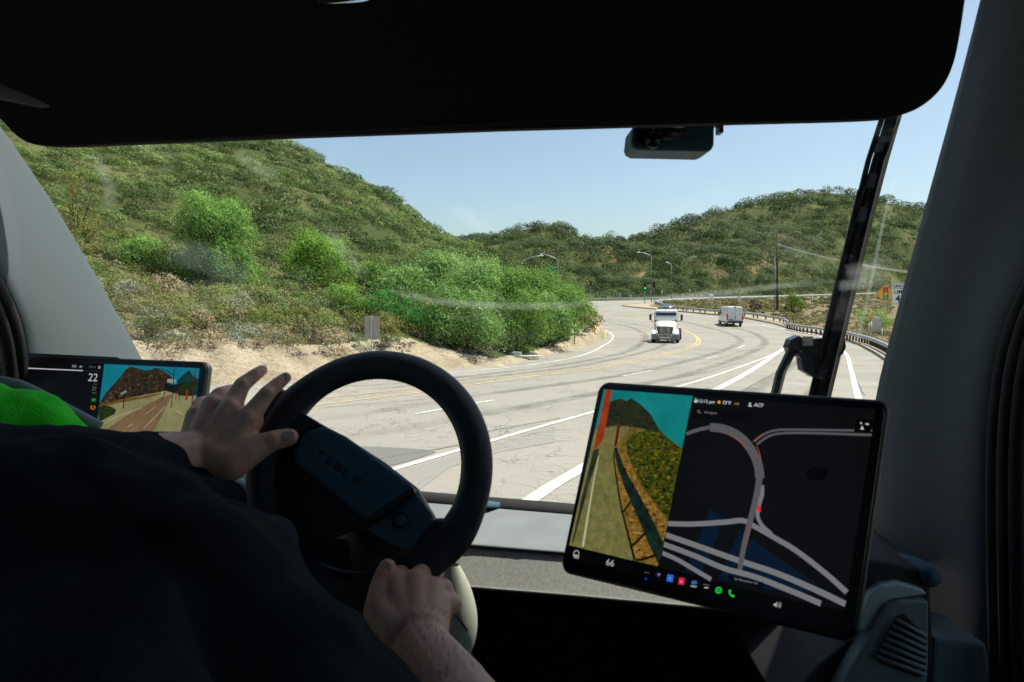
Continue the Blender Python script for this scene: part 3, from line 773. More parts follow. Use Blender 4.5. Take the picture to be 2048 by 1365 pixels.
# small roadside things
def cabinet(px, base, w, h, label, m='sign_back', island=False, col=None):
    p = ipos(px, base) if island else G(px, base, .05); k = p.y/F
    root = empty('utility_cabinet', p, 0, label, 'cabinet')
    W_, H_ = w*k, h*k
    MB().box((0, 0, H_/2), (W_, W_*.7, H_)).build('body', M[m], root, bevel=.02)
    MB().box((0, -W_*.35 - .012, H_*.5), (W_*.8, .02, H_*.8)).build('door', M[m], root)
    MB().box((0, 0, H_ + .03), (W_*1.06, W_*.76, .05)).build('lid', M[m], root)
    return root, k, W_, H_
M['cab_grey'] = mat('cabinet_grey', (.50, .49, .46), .6, var=.15, vscale=3)
cabinet(1237, 599.5, 9.5, 13, 'pale grey utility cabinet on the far roadside', 'cab_grey')
cabinet(1261, 599.3, 4.5, 9, 'small white cabinet right of the larger pale one', 'white_plastic')
t, k, W_, H_ = cabinet(1753, 676, 14, 35, 'grey utility cabinet with an orange edge behind the near guard rail', 'cab_grey', True)
MB().box((W_/2 + .02, -W_*.2, H_*.72), (.045, .12, H_*.52)).build('orange_strip', M['orange'], t)
mb = MB()
for i, z in enumerate((.62, .5, .38, .26)): mb.box((-W_*.2, -W_*.35 - .026, H_*z), (.05, .01, .02))
mb.build('vents', M['black'], t)
for px, base, h, lab in ((1738, 674, 42, 'orange topped marker post left of the grey cabinet'), (1742.5, 673.5, 46, 'taller orange topped marker post touching the grey cabinet')):
    p = ipos(px, base); k = p.y/F; r = empty('marker_post', p, 0, lab, 'marker post', 'orange topped marker posts')
    MB().tube([(0, 0, 0), (0, 0, h*k*.55)], .045, 8).build('post', M['white_plastic'], r)
    MB().tube([(0, 0, h*k*.55), (0, 0, h*k)], .05, 8).build('orange_sleeve', M['orange'], r)
for px, base, h, lab in ((1716.5, 665, 13, 'short white post behind the near guard rail left of the markers'), (1764, 680, 17, 'short white post right of the grey cabinet'), (1619.5, 646, 10, 'short white post on the gravel right of the utility pole bush')):
    p = ipos(px, base); k = p.y/F; r = empty('delineator_post', p, 0, lab, 'post')
    MB().tube([(0, 0, 0), (0, 0, h*k)], .05, 8).build('post', M['white_plastic'], r)
    MB().tube([(0, 0, h*k), (0, 0, h*k + .03)], .055, 8).build('cap', M['galv'], r)
def small_sign(px, base, top, w, h, label, m, island=True, r=.03, pole='galv', base_fn=None):
    p = base_fn if base_fn is not None else (ipos(px, base) if island else G(px, base, .05)); k = p.y/F
    root = empty('road_sign', p, 0, label, 'road sign')
    H_ = (base - top)*k
    MB().tube([(0, 0, 0), (0, 0, H_)], r, 6).build('post', M[pole], root)
    if w: MB().box((0, .03, H_ - h*k/2), (w*k, .02, h*k)).build('sign_panel', M[m], root, bevel=0)
    return root, k, H_
small_sign(1423, 626, 591, 9, 11, 'white sign back on a post above the guard rail behind the van', 'white_plastic')
small_sign(1478.5, 630, 597, 7.5, 9.5, 'pinkish sign seen from behind just above the white van', 'pink_sign')
small_sign(1302.5, 606.5, 583, 3.6, 5, 'small pinkish sign on the tall lamp pole', 'pink_sign')
small_sign(1324, 603, 583, 3, 5.5, 'tiny pink sign on a post left of the shorter lamp', 'pink_sign')
small_sign(1379.5, 600, 580, 2.6, 4, 'tiny white sign at the far guard rail above the junction', 'white_plastic', False)
small_sign(1529.5, 594, 572, 2.4, 6, 'tiny white marker at the far guard rail left of the utility pole', 'white_plastic', False)
small_sign(1614, 592, 567, 2.4, 7, 'tiny white marker at the far guard rail right of the utility pole', 'white_plastic', False)
small_sign(1625, 645, 592, 0, 0, 'bare thin metal post on the island right of the utility pole', 'galv')
# grey sign seen from behind beside the sandy bank
d = 27.5; px = 743.5
b = Vector(((px-CX)/F*d, d, float(terrain(np.array([px]), np.array([d]))[0]))); k = d/F
root = empty('road_sign', b, 0, 'grey back of a rectangular sign on a post beside the sandy bank', 'road sign')
H_ = EYE - (633 - HY)*k - b.z
MB().box((.0, 0, H_/2), (.045, .045, H_)).build('post', M['galv'], root)
MB().box((.01, .035, H_ - 23*k), (30*k, .012, 46*k)).build('sign_panel', M['sign_back'], root)
small_sign(1149, 693, 632, 5, 10, 'narrow rusty sign on a thin pole at the right end of the willows', 'sign_back', False, .03, 'wood_dark', hill_at(1149, 692, 45))
# hydrant and red marker
p = hill_at(1190, 667, 55); k = p.y/F
r = empty('fire_hydrant', p, 0, 'small yellow fire hydrant on the sandy slope at the road bend', 'hydrant')
M['hyd'] = mat('yellow_hydrant_paint', (.75, .42, .03), .5)
mb = MB(); mb.tube([(0, 0, -.1), (0, 0, .08), (0, 0, .09), (0, 0, .5), (0, 0, .6), (0, 0, .68)], [.14, .14, .1, .1, .08, .02], 10); mb.tube([(-.17, 0, .42), (.17, 0, .42)], .055, 8); mb.build('body', M['hyd'], r)
MB().tube([(0, -.05, .42), (0, -.17, .42)], .07, 8).build('cap', M['hyd'], r)
r = empty('marker_post', p + Vector((-.15, .3, 0)), 0, 'thin dark red marker rod right behind the yellow hydrant', 'marker post')
MB().tube([(0, 0, 0), (.06, 0, 1.6)], .02, 6).build('rod', M['wood_dark'], r); MB().tube([(.06, 0, 1.45), (.065, 0, 1.65)], .03, 6).build('reflector', M['dull_red'], r)
# drain slab
p = hill_at(1045, 716, 30); r = empty('drain_slab', p, -.1, 'pale broken concrete slab at the drain under the willows', 'slab')
MB().box((.25, 0, .06), (1.5, .5, .1)).build('slab', M['cab_grey'], r, bevel=.02); MB().box((-.35, .1, .2), (.55, .35, .22)).build('inlet_block', M['cab_grey'], r, bevel=.02)

# the two signs on the right
def text_mesh(s, size, m, parent, M4, name='lettering', extrude=.0, align='CENTER', sx=1.0, bold=0):
    cu = bpy.data.curves.new(name, 'FONT'); cu.body = s; cu.size = size; cu.align_x = align; cu.align_y = 'CENTER'; cu.extrude = extrude; cu.resolution_u = 3; cu.offset = bold
    o = bpy.data.objects.new(name, cu); COL.objects.link(o)
    dg = bpy.context.evaluated_depsgraph_get(); me = bpy.data.meshes.new_from_object(o.evaluated_get(dg))
    bpy.data.objects.remove(o); me.name = name
    me.transform(M4 @ Matrix.Diagonal((sx, 1, 1, 1))); me.materials.clear(); me.materials.append(m)
    o = bpy.data.objects.new(name, me); COL.objects.link(o)
    if parent is not None: o.parent = parent
    return o
FRONT = Matrix.Rotation(math.radians(90), 4, 'X')      # text facing -Y
def rrect(w, h, r, n=5):
    out = []
    for cx_, cy_, a0 in ((w/2-r, h/2-r, 0), (-w/2+r, h/2-r, 90), (-w/2+r, -h/2+r, 180), (w/2-r, -h/2+r, 270)):
        for i in range(n+1):
            a = math.radians(a0 + 90*i/n); out.append((cx_ + r*math.cos(a), cy_ + r*math.sin(a)))
    return out
p = ipos(1771, 681); k = p.y/F
root = empty('signal_ahead_sign', p, 0, 'yellow diamond sign with a traffic light symbol at the right pillar', 'road sign')
MB().tube([(0, 0, 0), (.0, 0, 96*k)], .03, 6).build('post', M['galv'], root)
zc = (681 - 593.5)*k; R = 20.5*k
pl = MB().prism([(a*R, -.035, zc + b*R) for a, b in ((0, -1), (1, 0), (0, 1), (-1, 0))], (0, -.01, 0)).build('sign_panel', M['sign_yellow'], root)
mb = MB(); 
for s0, s1 in ((.93, .97),):
    o_ = [(0, -s1), (s1, 0), (0, s1), (-s1, 0)]; i_ = [(0, -s0), (s0, 0), (0, s0), (-s0, 0)]
    vs = [(a*R, -.048, zc + b*R) for a, b in o_ + i_]; mb.add(vs, [(j, (j+1) % 4, 4 + (j+1) % 4, 4 + j) for j in range(4)])
mb.build('border', M['black'], pl)
MB().prism([(a + .0, -.046, zc + b) for a, b in rrect(10*k, 25*k, .05)], (0, -.004, 0)).build('signal_symbol', M['black'], pl)
for j, c in enumerate(((.75, .02, .06), (.9, .40, .02), (.0, .42, .30))):
    MB().add([(4.0*k*math.cos(a), -.056, zc + (8 - 8*j)*k + 4.0*k*math.sin(a)) for a in np.linspace(0, 6.28, 21)[:-1]], [tuple(range(20))[::-1]]).build('signal_disc', mat('disc_paint', c, .4), pl)
p = ipos(1801, 690); k = p.y/F
root = empty('speed_limit_sign', p, 0, 'white speed limit sign partly hidden by the right pillar', 'road sign')
MB().tube([(0, .03, 0), (0, .03, 118*k)], .03, 6).build('post', M['galv'], root)
zc = (690 - 594)*k; Wd, Hd = 36*k, 43*k
pl = MB().prism([(a, -.0, zc + b) for a, b in rrect(Wd, Hd, .05)], (0, -.01, 0)).build('sign_panel', M['sign_white'], root)
o_ = rrect(Wd*.95, Hd*.95, .04); i_ = rrect(Wd*.92, Hd*.925, .035)
mb = MB(); n_ = len(o_); mb.add([(a, -.014, zc + b) for a, b in o_ + i_], [(j, (j+1) % n_, n_ + (j+1) % n_, n_ + j) for j in range(n_)]); mb.build('border', M['black'], pl)
for s_, z_, sz in (('SPEED', 13.5, 11), ('LIMIT', 3.5, 11), ('40', -11, 22)):
    text_mesh(s_, sz*k, M['black'], pl, Matrix.Translation((0, -.016, zc + z_*k)) @ FRONT, bold=.006)

# ------------------------------------------------------------------ vehicles
M['car_white'] = mat('white_vehicle_paint', (.62, .62, .60), .3, coat=.6)
M['van_white'] = mat('white_van_paint', (.68, .69, .70), .3, coat=.5, var=.05, vscale=2)
M['glass_dark'] = mat('dark_vehicle_glass', (.012, .03, .035), .05, spec=.9, coat=.3)
M['chrome'] = mat('chrome', (.55, .57, .6), .15, metal=1)
M['grille'] = mat('dark_grille', (.03, .04, .05), .35, metal=.4)
M['tyre'] = mat('tyre_rubber', (.012, .012, .012), .85)
M['rim_steel'] = mat('wheel_steel', (.4, .4, .4), .35, metal=.8)
M['bumper_grey'] = mat('grey_bumper', (.16, .18, .19), .5)
M['black_trim'] = mat('black_trim', (.015, .016, .018), .5)
M['tail_red'] = mat('red_tail_lamp', (.45, .015, .02), .25, coat=.5)
M['head_lit'] = mat('lit_headlamp', (.9, .95, .9), .2, emit=(.93, 1.0, .88), estr=2.2)
M['amber'] = mat('amber_lamp', (.8, .3, .05), .4)
M['silver_paint'] = mat('silver_car_paint', (.20, .22, .25), .3, metal=.5, coat=.6)
M['plate'] = mat('number_plate', (.45, .47, .5), .5)
def wheel(parent, x, y, r, w, hub=.5):
    mb = MB(); mb.tube([(x - w/2, y, r), (x - w*.42, y, r), (x + w*.42, y, r), (x + w/2, y, r)], [r*.94, r, r, r*.94], 20, smooth=False)
    o = mb.build('wheel', M['tyre'], parent)
    mb = MB(); s = 1 if x > 0 else -1
    mb.tube([(x + s*(w/2 - .06), y, r), (x + s*(w/2 + .01), y, r)], [r*hub, r*hub*.8], 14); mb.build('rim', M['rim_steel'], o)
    return o
# --- white truck tractor facing the camera
p = G(1331, 685.5, .01)
T = empty('truck', p, math.radians(-15), 'white truck tractor driving towards the camera with its headlights lit', 'truck')
def hx(x0, x1, y0, y1, z0, z1, tx=0, ty0=0, ty1=0):   # box whose top is pulled in
    return [(x0, y0, z0), (x1, y0, z0), (x1, y1, z0), (x0, y1, z0), (x0+tx, y0+ty0, z1), (x1-tx, y0+ty0, z1), (x1-tx, y1-ty1, z1), (x0+tx, y1-ty1, z1)]
mb = MB(); mb.hexa(hx(-1.02, 1.02, 1.1, 3.2, .75, 1.85)); mb.hexa(hx(-1.02, 1.02, 1.1, 3.2, 1.851, 2.62, .05, .35, .02)); mb.hexa(hx(-.98, .98, 1.35, 3.1, 2.621, 2.80, .12, .2, .1))
cab_o = mb.build('cab', M['car_white'], T, bevel=.05)
MB().prism([(-.90, 1.135, 1.86), (.90, 1.135, 1.86), (.85, 1.40, 2.50), (-.85, 1.40, 2.50)], (0, -.012, .006)).build('windshield', M['glass_dark'], T)
for s in (-1, 1): MB().prism([(s*1.035, 1.35, 1.85), (s*1.035, 2.2, 1.85), (s*1.0, 2.2, 2.4), (s*1.0, 1.55, 2.4)], (s*.012, 0, 0)).build('side_window', M['glass_dark'], T)
mb = MB()
rows = []
for y, hw, zt, zb in ((-.95, .62, 1.38, .8), (-.85, .72, 1.47, .8), (-.3, .84, 1.62, .8), (.4, .93, 1.74, .8), (1.12, .98, 1.84, .8)):
    rows.append([Vector((-hw, y, zb)), Vector((-hw, y, zt - .22)), Vector((-hw*.86, y, zt - .05)), Vector((-hw*.4, y, zt)), Vector((hw*.4, y, zt)), Vector((hw*.86, y, zt - .05)), Vector((hw, y, zt - .22)), Vector((hw, y, zb))])
mb.grid(rows); mb.add(rows[0], [tuple(range(8))], False); mb.build('hood', M['car_white'], T)
for s in (-1, 1):
    mb = MB(); rows = []
    for a in np.linspace(-.15, math.pi + .1, 12):
        y = .1 - math.cos(a)*.78; z = .55 + math.sin(a)*.62
        rows.append([Vector((s*.55, y, z)), Vector((s*1.02, y, z)), Vector((s*1.12, y, z - .1)), Vector((s*1.12, y, z - .22))])
    mb.grid(rows); mb.hexa(hx(*sorted((s*.58, s*1.10)), -.93, -.4, .6, 1.02, .03, .12)); mb.build('fender', M['car_white'], T)
    h = MB().ell((s*.93, -.93, .97), (.15, .10, .13), 12, 8).build('headlight', M['head_lit'], T)
    MB().ell((s*.98, -.93, .58), (.07, .05, .05), 10, 6).build('fog_lamp', M['chrome'], T)
    mb = MB(); mb.box((s*1.33, 1.0, 2.12), (.19, .12, .52)); mb.tube([(s*1.0, 1.2, 1.75), (s*1.15, 1.02, 1.75), (s*1.3, 1.0, 1.9)], .03, 6); mb.tube([(s*1.0, 1.3, 2.45), (s*1.3, 1.0, 2.36)], .02, 6)
    mb.build('mirror', M['black_trim'], T)
    MB().ell((s*.86, .75, 1.84), (.1, .08, .08), 8, 6).build('hood_mirror', M['black_trim'], T)
    wheel(T, s*1.0, .1, .50, .30)
    wheel(T, s*.95, 4.1, .50, .55); wheel(T, s*.95, 5.3, .50, .55)
    MB().tube([(s*.85, 2.4, .6), (s*.85, 3.6, .6)], .3, 14).build('fuel_tank', M['chrome'], T)
fr = MB().prism([(a*1.0, -.97, 1.08 + b) for a, b in [(-.64, .32), (.64, .32), (.68, .2), (.56, -.32), (-.56, -.32), (-.68, .2)]], (0, .05, 0)).build('grille', M['grille'], T)
mb = MB()
for i in range(8): mb.box((0, -.985, .82 + .07*i), (1.0, .02, .016))
for x in (-.27, .27): mb.box((x, -.99, 1.08), (.03, .03, .56))
mb.box((0, -.985, 1.40), (1.16, .04, .05)); mb.build('grille_trim', M['chrome'], fr)
mb = MB(); mb.hexa([(-1.12, -1.02, .30), (1.12, -1.02, .30), (1.12, -.2, .30), (-1.12, -.2, .30), (-1.14, -1.0, .78), (1.14, -1.0, .78), (1.14, -.2, .78), (-1.14, -.2, .78)]); bp = mb.build('bumper', M['bumper_grey'], T, bevel=.06)
mb = MB(); mb.prism([(a, -1.03, b) for a, b in [(-.6, .73), (.6, .73), (.52, .52), (.35, .44), (-.35, .44), (-.52, .52)]], (0, -.03, 0)); mb.build('bumper_trim', M['chrome'], bp)
mb = MB()
for x, w in ((-.38, .24), (0, .42), (.38, .24)): mb.box((x, -1.07, .61), (w, .03, .14))
mb.build('intake', M['black_trim'], bp)
mb = MB()
for x in (-.75, -.17, 0, .17, .75): mb.box((x, 1.52, 2.74), (.1, .06, .05))
mb.build('marker_lamps', M['amber'], cab_o)
mb = MB(); mb.box((-.4, 4.4, .85), (.1, 4.2, .25)); mb.box((.4, 4.4, .85), (.1, 4.2, .25)); mb.box((0, 4.7, 1.05), (1.0, .9, .08)); mb.build('frame', M['black_trim'], T)

# --- white panel van seen from behind
p = G(1470, 654, .01)
V = empty('van', p, math.radians(-6), 'white panel van seen from behind in the right lane', 'van')
side = [(0, .45), (0, 1.2), (.08, 2.42), (.3, 2.52), (3.9, 2.52), (4.5, 2.35), (5.2, 1.5), (5.9, 1.2), (6.0, .45)]
mb = MB(); rows = []
for y, z0, z1, hw in ((0, .5, 2.44, .97), (.12, .45, 2.5, 1.0), (3.9, .45, 2.52, 1.0), (4.5, .45, 2.36, .98), (5.15, .45, 1.55, .97), (5.8, .45, 1.2, .92), (5.95, .5, .9, .85)):
    rows.append([Vector((-hw, y, z0)), Vector((-hw*1.01, y, z0 + (z1-z0)*.4)), Vector((-hw*.93, y, z1 - .2)), Vector((-hw*.82, y, z1)), Vector((hw*.82, y, z1)), Vector((hw*.93, y, z1 - .2)), Vector((hw*1.01, y, z0 + (z1-z0)*.4)), Vector((hw, y, z0))])
mb.grid(rows, smooth=False); mb.add(rows[0], [tuple(range(8))[::-1]], False); mb.add(rows[-1], [tuple(range(8))], False)
mb.build('body', M['van_white'], V)
for s in (-1, 1):
    d_ = MB().prism([(s*.02, -.012, .62), (s*.92, -.012, .62), (s*.93, -.012, 1.3), (s*.86, -.012, 2.28), (s*.02, -.012, 2.33)], (0, -.02, 0)).build('rear_door', M['van_white'], V)
    MB().box((s*.94, -.03, 1.2), (.17, .10, .74)).build('tail_lamp', M['tail_red'], V)
    wheel(V, s*.86, .95, .34, .22); wheel(V, s*.86, 4.95, .34, .22)
    mb = MB(); mb.box((s*1.17, 4.3, 1.6), (.18, .1, .38)); mb.tube([(s*.95, 4.4, 1.45), (s*1.12, 4.32, 1.5)], .03, 6); mb.build('mirror', M['black_trim'], V)
mb = MB(); mb.box((-.985, 3.0, .52), (.05, 5.0, .2)); mb.box((.985, 3.0, .52), (.05, 5.0, .2)); mb.build('side_skirt', M['black_trim'], V)
for s in (-1, 1): MB().prism([(s*.985, 3.75, 1.5), (s*.985, 4.75, 1.5), (s*.955, 4.35, 2.1), (s*.955, 3.8, 2.1)], (s*.012, 0, 0)).build('side_window', M['glass_dark'], V)
mb = MB(); mb.box((0, -.015, 1.5), (.03, .03, 1.75)); mb.build('door_gap', M['black_trim'], V)
MB().box((0, -.06, .58), (1.9, .16, .26)).build('bumper', M['black_trim'], V, bevel=.03)
pl = MB().box((-.45, -.045, .85), (.5, .02, .2)).build('number_plate_recess', M['black_trim'], V)
MB().box((-.45, -.06, .85), (.34, .012, .12)).build('number_plate', M['plate'], pl)
MB().box((.06, -.05, 1.12), (.09, .03, .16)).build('door_handle', M['black_trim'], V)
MB().box((0, .02, 2.49), (.3, .05, .06)).build('brake_lamp', M['tail_red'], V)
MB().ell((-.45, -.035, 1.1), (.06, .015, .06), 10, 6).build('badge', M['chrome'], V)

# --- silver saloon beyond the truck
p = G(1340, 626, .01)
S_ = empty('car', p, math.radians(4), 'silver saloon car driving away just beyond the white truck', 'car')
mb = MB(); rows = []
for y, hw, zb, zm, zt in ((0, .80, .35, .7, .95), (.1, .88, .25, .75, 1.02), (.8, .90, .25, .78, 1.02), (2.3, .91, .25, .78, .98), (3.6, .90, .25, .75, .92), (4.5, .84, .25, .62, .72), (4.7, .7, .35, .5, .55)):
    rows.append([Vector((-hw*.95, y, zb)), Vector((-hw, y, zm)), Vector((-hw*.88, y, zt)), Vector((hw*.88, y, zt)), Vector((hw, y, zm)), Vector((hw*.95, y, zb))])
mb.grid(rows); mb.add(rows[0], [tuple(range(6))[::-1]], False); mb.build('body', M['silver_paint'], S_)
mb = MB(); mb.hexa([(-.78, .7, 1.0), (.78, .7, 1.0), (.78, 3.3, .96), (-.78, 3.3, .96), (-.58, 1.3, 1.40), (.58, 1.3, 1.40), (.58, 2.5, 1.40), (-.58, 2.5, 1.40)]); mb.build('cabin_glass', M['glass_dark'], S_)
mb = MB(); mb.hexa([(-.6, 1.25, 1.405), (.6, 1.25, 1.405), (.6, 2.55, 1.405), (-.6, 2.55, 1.405), (-.5, 1.4, 1.46), (.5, 1.4, 1.46), (.5, 2.4, 1.46), (-.5, 2.4, 1.46)]); mb.build('roof', M['silver_paint'], S_)
for s in (-1, 1):
    MB().box((s*.70, -.0, .84), (.26, .1, .13)).build('tail_lamp', M['tail_red'], S_)
    wheel(S_, s*.80, .95, .32, .2); wheel(S_, s*.80, 3.75, .32, .2)
MB().box((0, -.03, .75), (.45, .04, .14)).build('number_plate', M['plate'], S_)
MB().box((0, -.02, .42), (1.6, .12, .16)).build('bumper', M['black_trim'], S_)

# ==================================================================== the cab we sit in
ROOT = Vector((0, .3, 1.5))
CAB = empty('truck_cab', ROOT, 0, 'dark truck cab interior seen from just behind the driver', 'truck cab')
def cabp(o, parent=None):
    o.parent = CAB if parent is None else parent
    if parent is None: o.matrix_parent_inverse = Matrix.Translation(-ROOT)
    return o
M['headliner'] = mat('headliner_fabric', (.016, .016, .017), .95, bump=.3, bscale=900, spec=.1)
M['pillar'] = mat('grey_pillar_trim', (.082, .100, .112), .8, var=.08, vscale=300, bump=.25, bscale=1200, spec=.25)
M['dash_dark'] = mat('dark_dash_plastic', (.03, .032, .035), .6, var=.2, vscale=8, bump=.25, bscale=800, spec=.3)
M['dash_panel'] = mat('grey_dash_panel', (.17, .165, .16), .75, var=.15, vscale=200, bump=.2, bscale=900, spec=.2)
M['dash_top'] = mat('pale_dash_top', (.17, .18, .19), .6, var=.08, vscale=10, bump=.15, bscale=900, spec=.3)
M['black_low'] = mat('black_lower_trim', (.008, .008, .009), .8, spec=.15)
M['beige'] = mat('pale_column_trim', (.42, .41, .36), .6, bump=.2, bscale=700, spec=.3)
M['rubber'] = mat('black_rubber_seal', (.012, .012, .013), .7, spec=.3)
M['leather'] = mat('wheel_leather', (.011, .023, .033), .42, bump=.35, bscale=700, spec=.4)
M['hub'] = mat('wheel_hub_plastic', (.032, .10, .15), .6, bump=.3, bscale=1100, spec=.35)
M['hub_black'] = mat('black_hub_plastic', (.012, .013, .015), .45, bump=.2, bscale=900)
M['bezel'] = mat('display_bezel', (.004, .004, .005), .25, spec=.4)
M['bezel_side'] = mat('display_edge', (.035, .038, .04), .4, metal=.3)
M['wiper'] = mat('wiper_black', (.012, .014, .017), .45, spec=.5)
M['wiper_metal'] = mat('wiper_bracket', (.05, .055, .065), .4, metal=.5, var=.4, vscale=30)
M['vent_panel'] = mat('vent_panel_plastic', (.17, .22, .245), .55, bump=.2, bscale=1000, spec=.4)
M['vent_teal'] = mat('grey_vent_trim', (.42, .50, .53), .45, bump=.15, bscale=900, spec=.4)

# windshield: thin curved pane, clear with a weak reflection and dusty smears
def glass_mat(name, dirt=True, tint=(.90, .965, .905)):
    m = bpy.data.materials.new(name); m.use_nodes = True; nt = m.node_tree
    nt.nodes.remove(nt.nodes['Principled BSDF']); out = nt.nodes['Material Output']
    tr = nt.nodes.new('ShaderNodeBsdfTransparent'); tr.inputs[0].default_value = (*tint, 1)
    gl = nt.nodes.new('ShaderNodeBsdfGlossy'); gl.inputs['Roughness'].default_value = .03; gl.inputs[0].default_value = (.8, .9, 1, 1)
    fr = nt.nodes.new('ShaderNodeFresnel'); fr.inputs[0].default_value = 1.25
    mx = nt.nodes.new('ShaderNodeMixShader'); nt.links.new(mathn(nt, 'MULTIPLY', fr.outputs[0], .5), mx.inputs[0]); nt.links.new(tr.outputs[0], mx.inputs[1]); nt.links.new(gl.outputs[0], mx.inputs[2])
    sh = mx.outputs[0]
    if dirt:
        tc = nt.nodes.new('ShaderNodeTexCoord'); mp = nt.nodes.new('ShaderNodeMapping'); mp.inputs['Scale'].default_value = (1, 1, 2.2); mp.inputs['Rotation'].default_value = (0, .4, 0); nt.links.new(tc.outputs['Object'], mp.inputs[0])
        n1 = maprange(nt, noise(nt, 3.0, 6, .65, mp.outputs[0]), .55, .85, 0, .045)
        n2 = maprange(nt, noise(nt, 110, 2, .5, tc.outputs['Object']), .73, .8, 0, .09)
        df_ = nt.nodes.new('ShaderNodeBsdfTranslucent'); df_.inputs[0].default_value = (.9, .93, .95, 1)
        m2 = nt.nodes.new('ShaderNodeMixShader'); nt.links.new(mathn(nt, 'ADD', n1, n2), m2.inputs[0]); nt.links.new(sh, m2.inputs[1]); nt.links.new(df_.outputs[0], m2.inputs[2]); sh = m2.outputs[0]
    nt.links.new(sh, out.inputs[0]); return m
M['windshield'] = glass_mat('windshield_glass'); M['side_glass'] = glass_mat('side_window_glass', False, (.75, .85, .85))
W_BOT = [(150, 890, 2.05), (500, 955, 1.9), (820, 986, 1.76), (1140, 1012, 1.63), (1500, 1045, 1.50), (1830, 1080, 1.38)]
W_TOP = [(-300, 50, 1.42), (300, -140, 1.42), (760, -190, 1.38), (1140, -210, 1.30), (1560, -180, 1.18), (2120, -125, 1.01)]
def crv(k, s, n=24):
    pts = [P(*p) for p in k]; pts = [pts[0]*2 - pts[1]] + pts + [pts[-1]*2 - pts[-2]]; out = []
    m = len(k) - 1
    for i in range(n + 1):
        t = s*0 + i/n*m; j = min(int(t), m - 1); t -= j; a, b, c, d = pts[j:j+4]
        out.append(.5*((2*b) + (c - a)*t + (2*a - 5*b + 4*c - d)*t*t + (3*b - a - 3*c + d)*t**3))
    return out
bot, top = crv(W_BOT, 0), crv(W_TOP, 0)
rows = []
for s in np.linspace(0, 1, 14):
    rows.append([a.lerp(b, s) + Vector((0, .06*math.sin(math.pi*s), .02*math.sin(math.pi*s))) for a, b in zip(bot, top)])
mb = MB(); mb.grid(rows); WINDSHIELD = cabp(mb.build('windshield', M['windshield']))

def loft(name, rows, m, thick=None, parent=None, closed=False, sub=0):
    mb = MB(); mb.grid([[P(*q) if isinstance(q, tuple) else q for q in r] for r in rows], closed=closed)
    o = mb.build(name, m)
    fixn(o)
    if sub:
        s = o.modifiers.new('sub', 'SUBSURF'); s.levels = s.render_levels = sub
    if thick:
        s = o.modifiers.new('solid', 'SOLIDIFY'); s.thickness = thick; s.offset = -1
    cabp(o, parent); return o
# left pillar (rows top to bottom, from the glass edge towards the side window)
lp = [(-150, 60, 1.28), (-40, 190, 1.36), (30, 290, 1.45), (98, 388, 1.55), (160, 490, 1.63), (222, 600, 1.72), (286, 715, 1.82), (345, 830, 1.92), (400, 950, 2.0)]
rp_ = [(-420, 120, .95), (-260, 250, 1.0), (-130, 370, 1.06), (-50, 475, 1.12), (5, 565, 1.19), (38, 640, 1.24), (52, 705, 1.28), (62, 800, 1.3), (64, 950, 1.3)]
rows = []
for a, b in zip(lp, rp_):
    A, B = P(*a), P(*b); n = Vector((-.06, .0, 0))
    rows.append([A + Vector((-.14, .14, 0)), A + Vector((-.045, .05, 0)), A, A.lerp(B, .08) + Vector((.008, 0, 0)), A.lerp(B, .35) + Vector((.012, 0, 0)), A.lerp(B, .7) + Vector((.01, 0, 0)), B + Vector((.004, .02, 0)), B, B + Vector((-.05, -.0, 0)), B + Vector((-.25, .06, 0))])
loft('windshield_pillar', rows, M['pillar'], sub=1)
# black seal along the side window edge on the left
mb = MB(); mb.tube(dense([P(a - 14, b + 6, d - .03) for a, b, d in rp_], .05), .013, 8); cabp(mb.build('window_seal', M['rubber']))
mb = MB(); mb.tube(dense([P(a - 34, b + 14, d - .05) for a, b, d in rp_], .05), .012, 8); cabp(mb.build('window_seal', M['rubber']))
# right pillar
rl = [(2034, -250, .98), (1984, -110, 1.05), (1944, 60, 1.12), (1899, 230, 1.19), (1852, 400, 1.26), (1806, 570, 1.33), (1769, 710, 1.38), (1746, 800, 1.42), (1729, 950, 1.45), (1734, 1130, 1.45), (1754, 1330, 1.42), (1794, 1500, 1.4)]
rr = [(2600, -200, .72), (2500, 0, .76), (2350, 200, .82), (2180, 400, .9), (2075, 520, .97), (2012, 650, 1.02), (1985, 760, 1.05), (1974, 880, 1.06), (1972, 1000, 1.06), (1974, 1130, 1.05), (1978, 1290, 1.03), (1985, 1500, 1.0)]
rows = []
for a, b in zip(rl, rr):
    A, B = P(*a), P(*b)
    rows.append([A + Vector((.15, .14, 0)), A + Vector((.05, .05, 0)), A + Vector((.009, .012, 0)), A, A.lerp(B, .12) + Vector((-.004, 0, 0)), A.lerp(B, .33) + Vector((-.022, -.01, 0)), A.lerp(B, .62) + Vector((.012, 0, 0)), A.lerp(B, .85) + Vector((-.008, 0, 0)), B + Vector((-.004, .02, 0)), B, B + Vector((.05, -.0, 0)), B + Vector((.32, .06, 0))])
loft('windshield_pillar', rows, M['pillar'], sub=1)
for off, dd in ((16, .02), (38, .05), (62, .07)):
    mb = MB(); mb.tube(dense([P(a + off, b, d - dd) for a, b, d in rr], .05), .011, 8); cabp(mb.build('window_seal', M['rubber']))

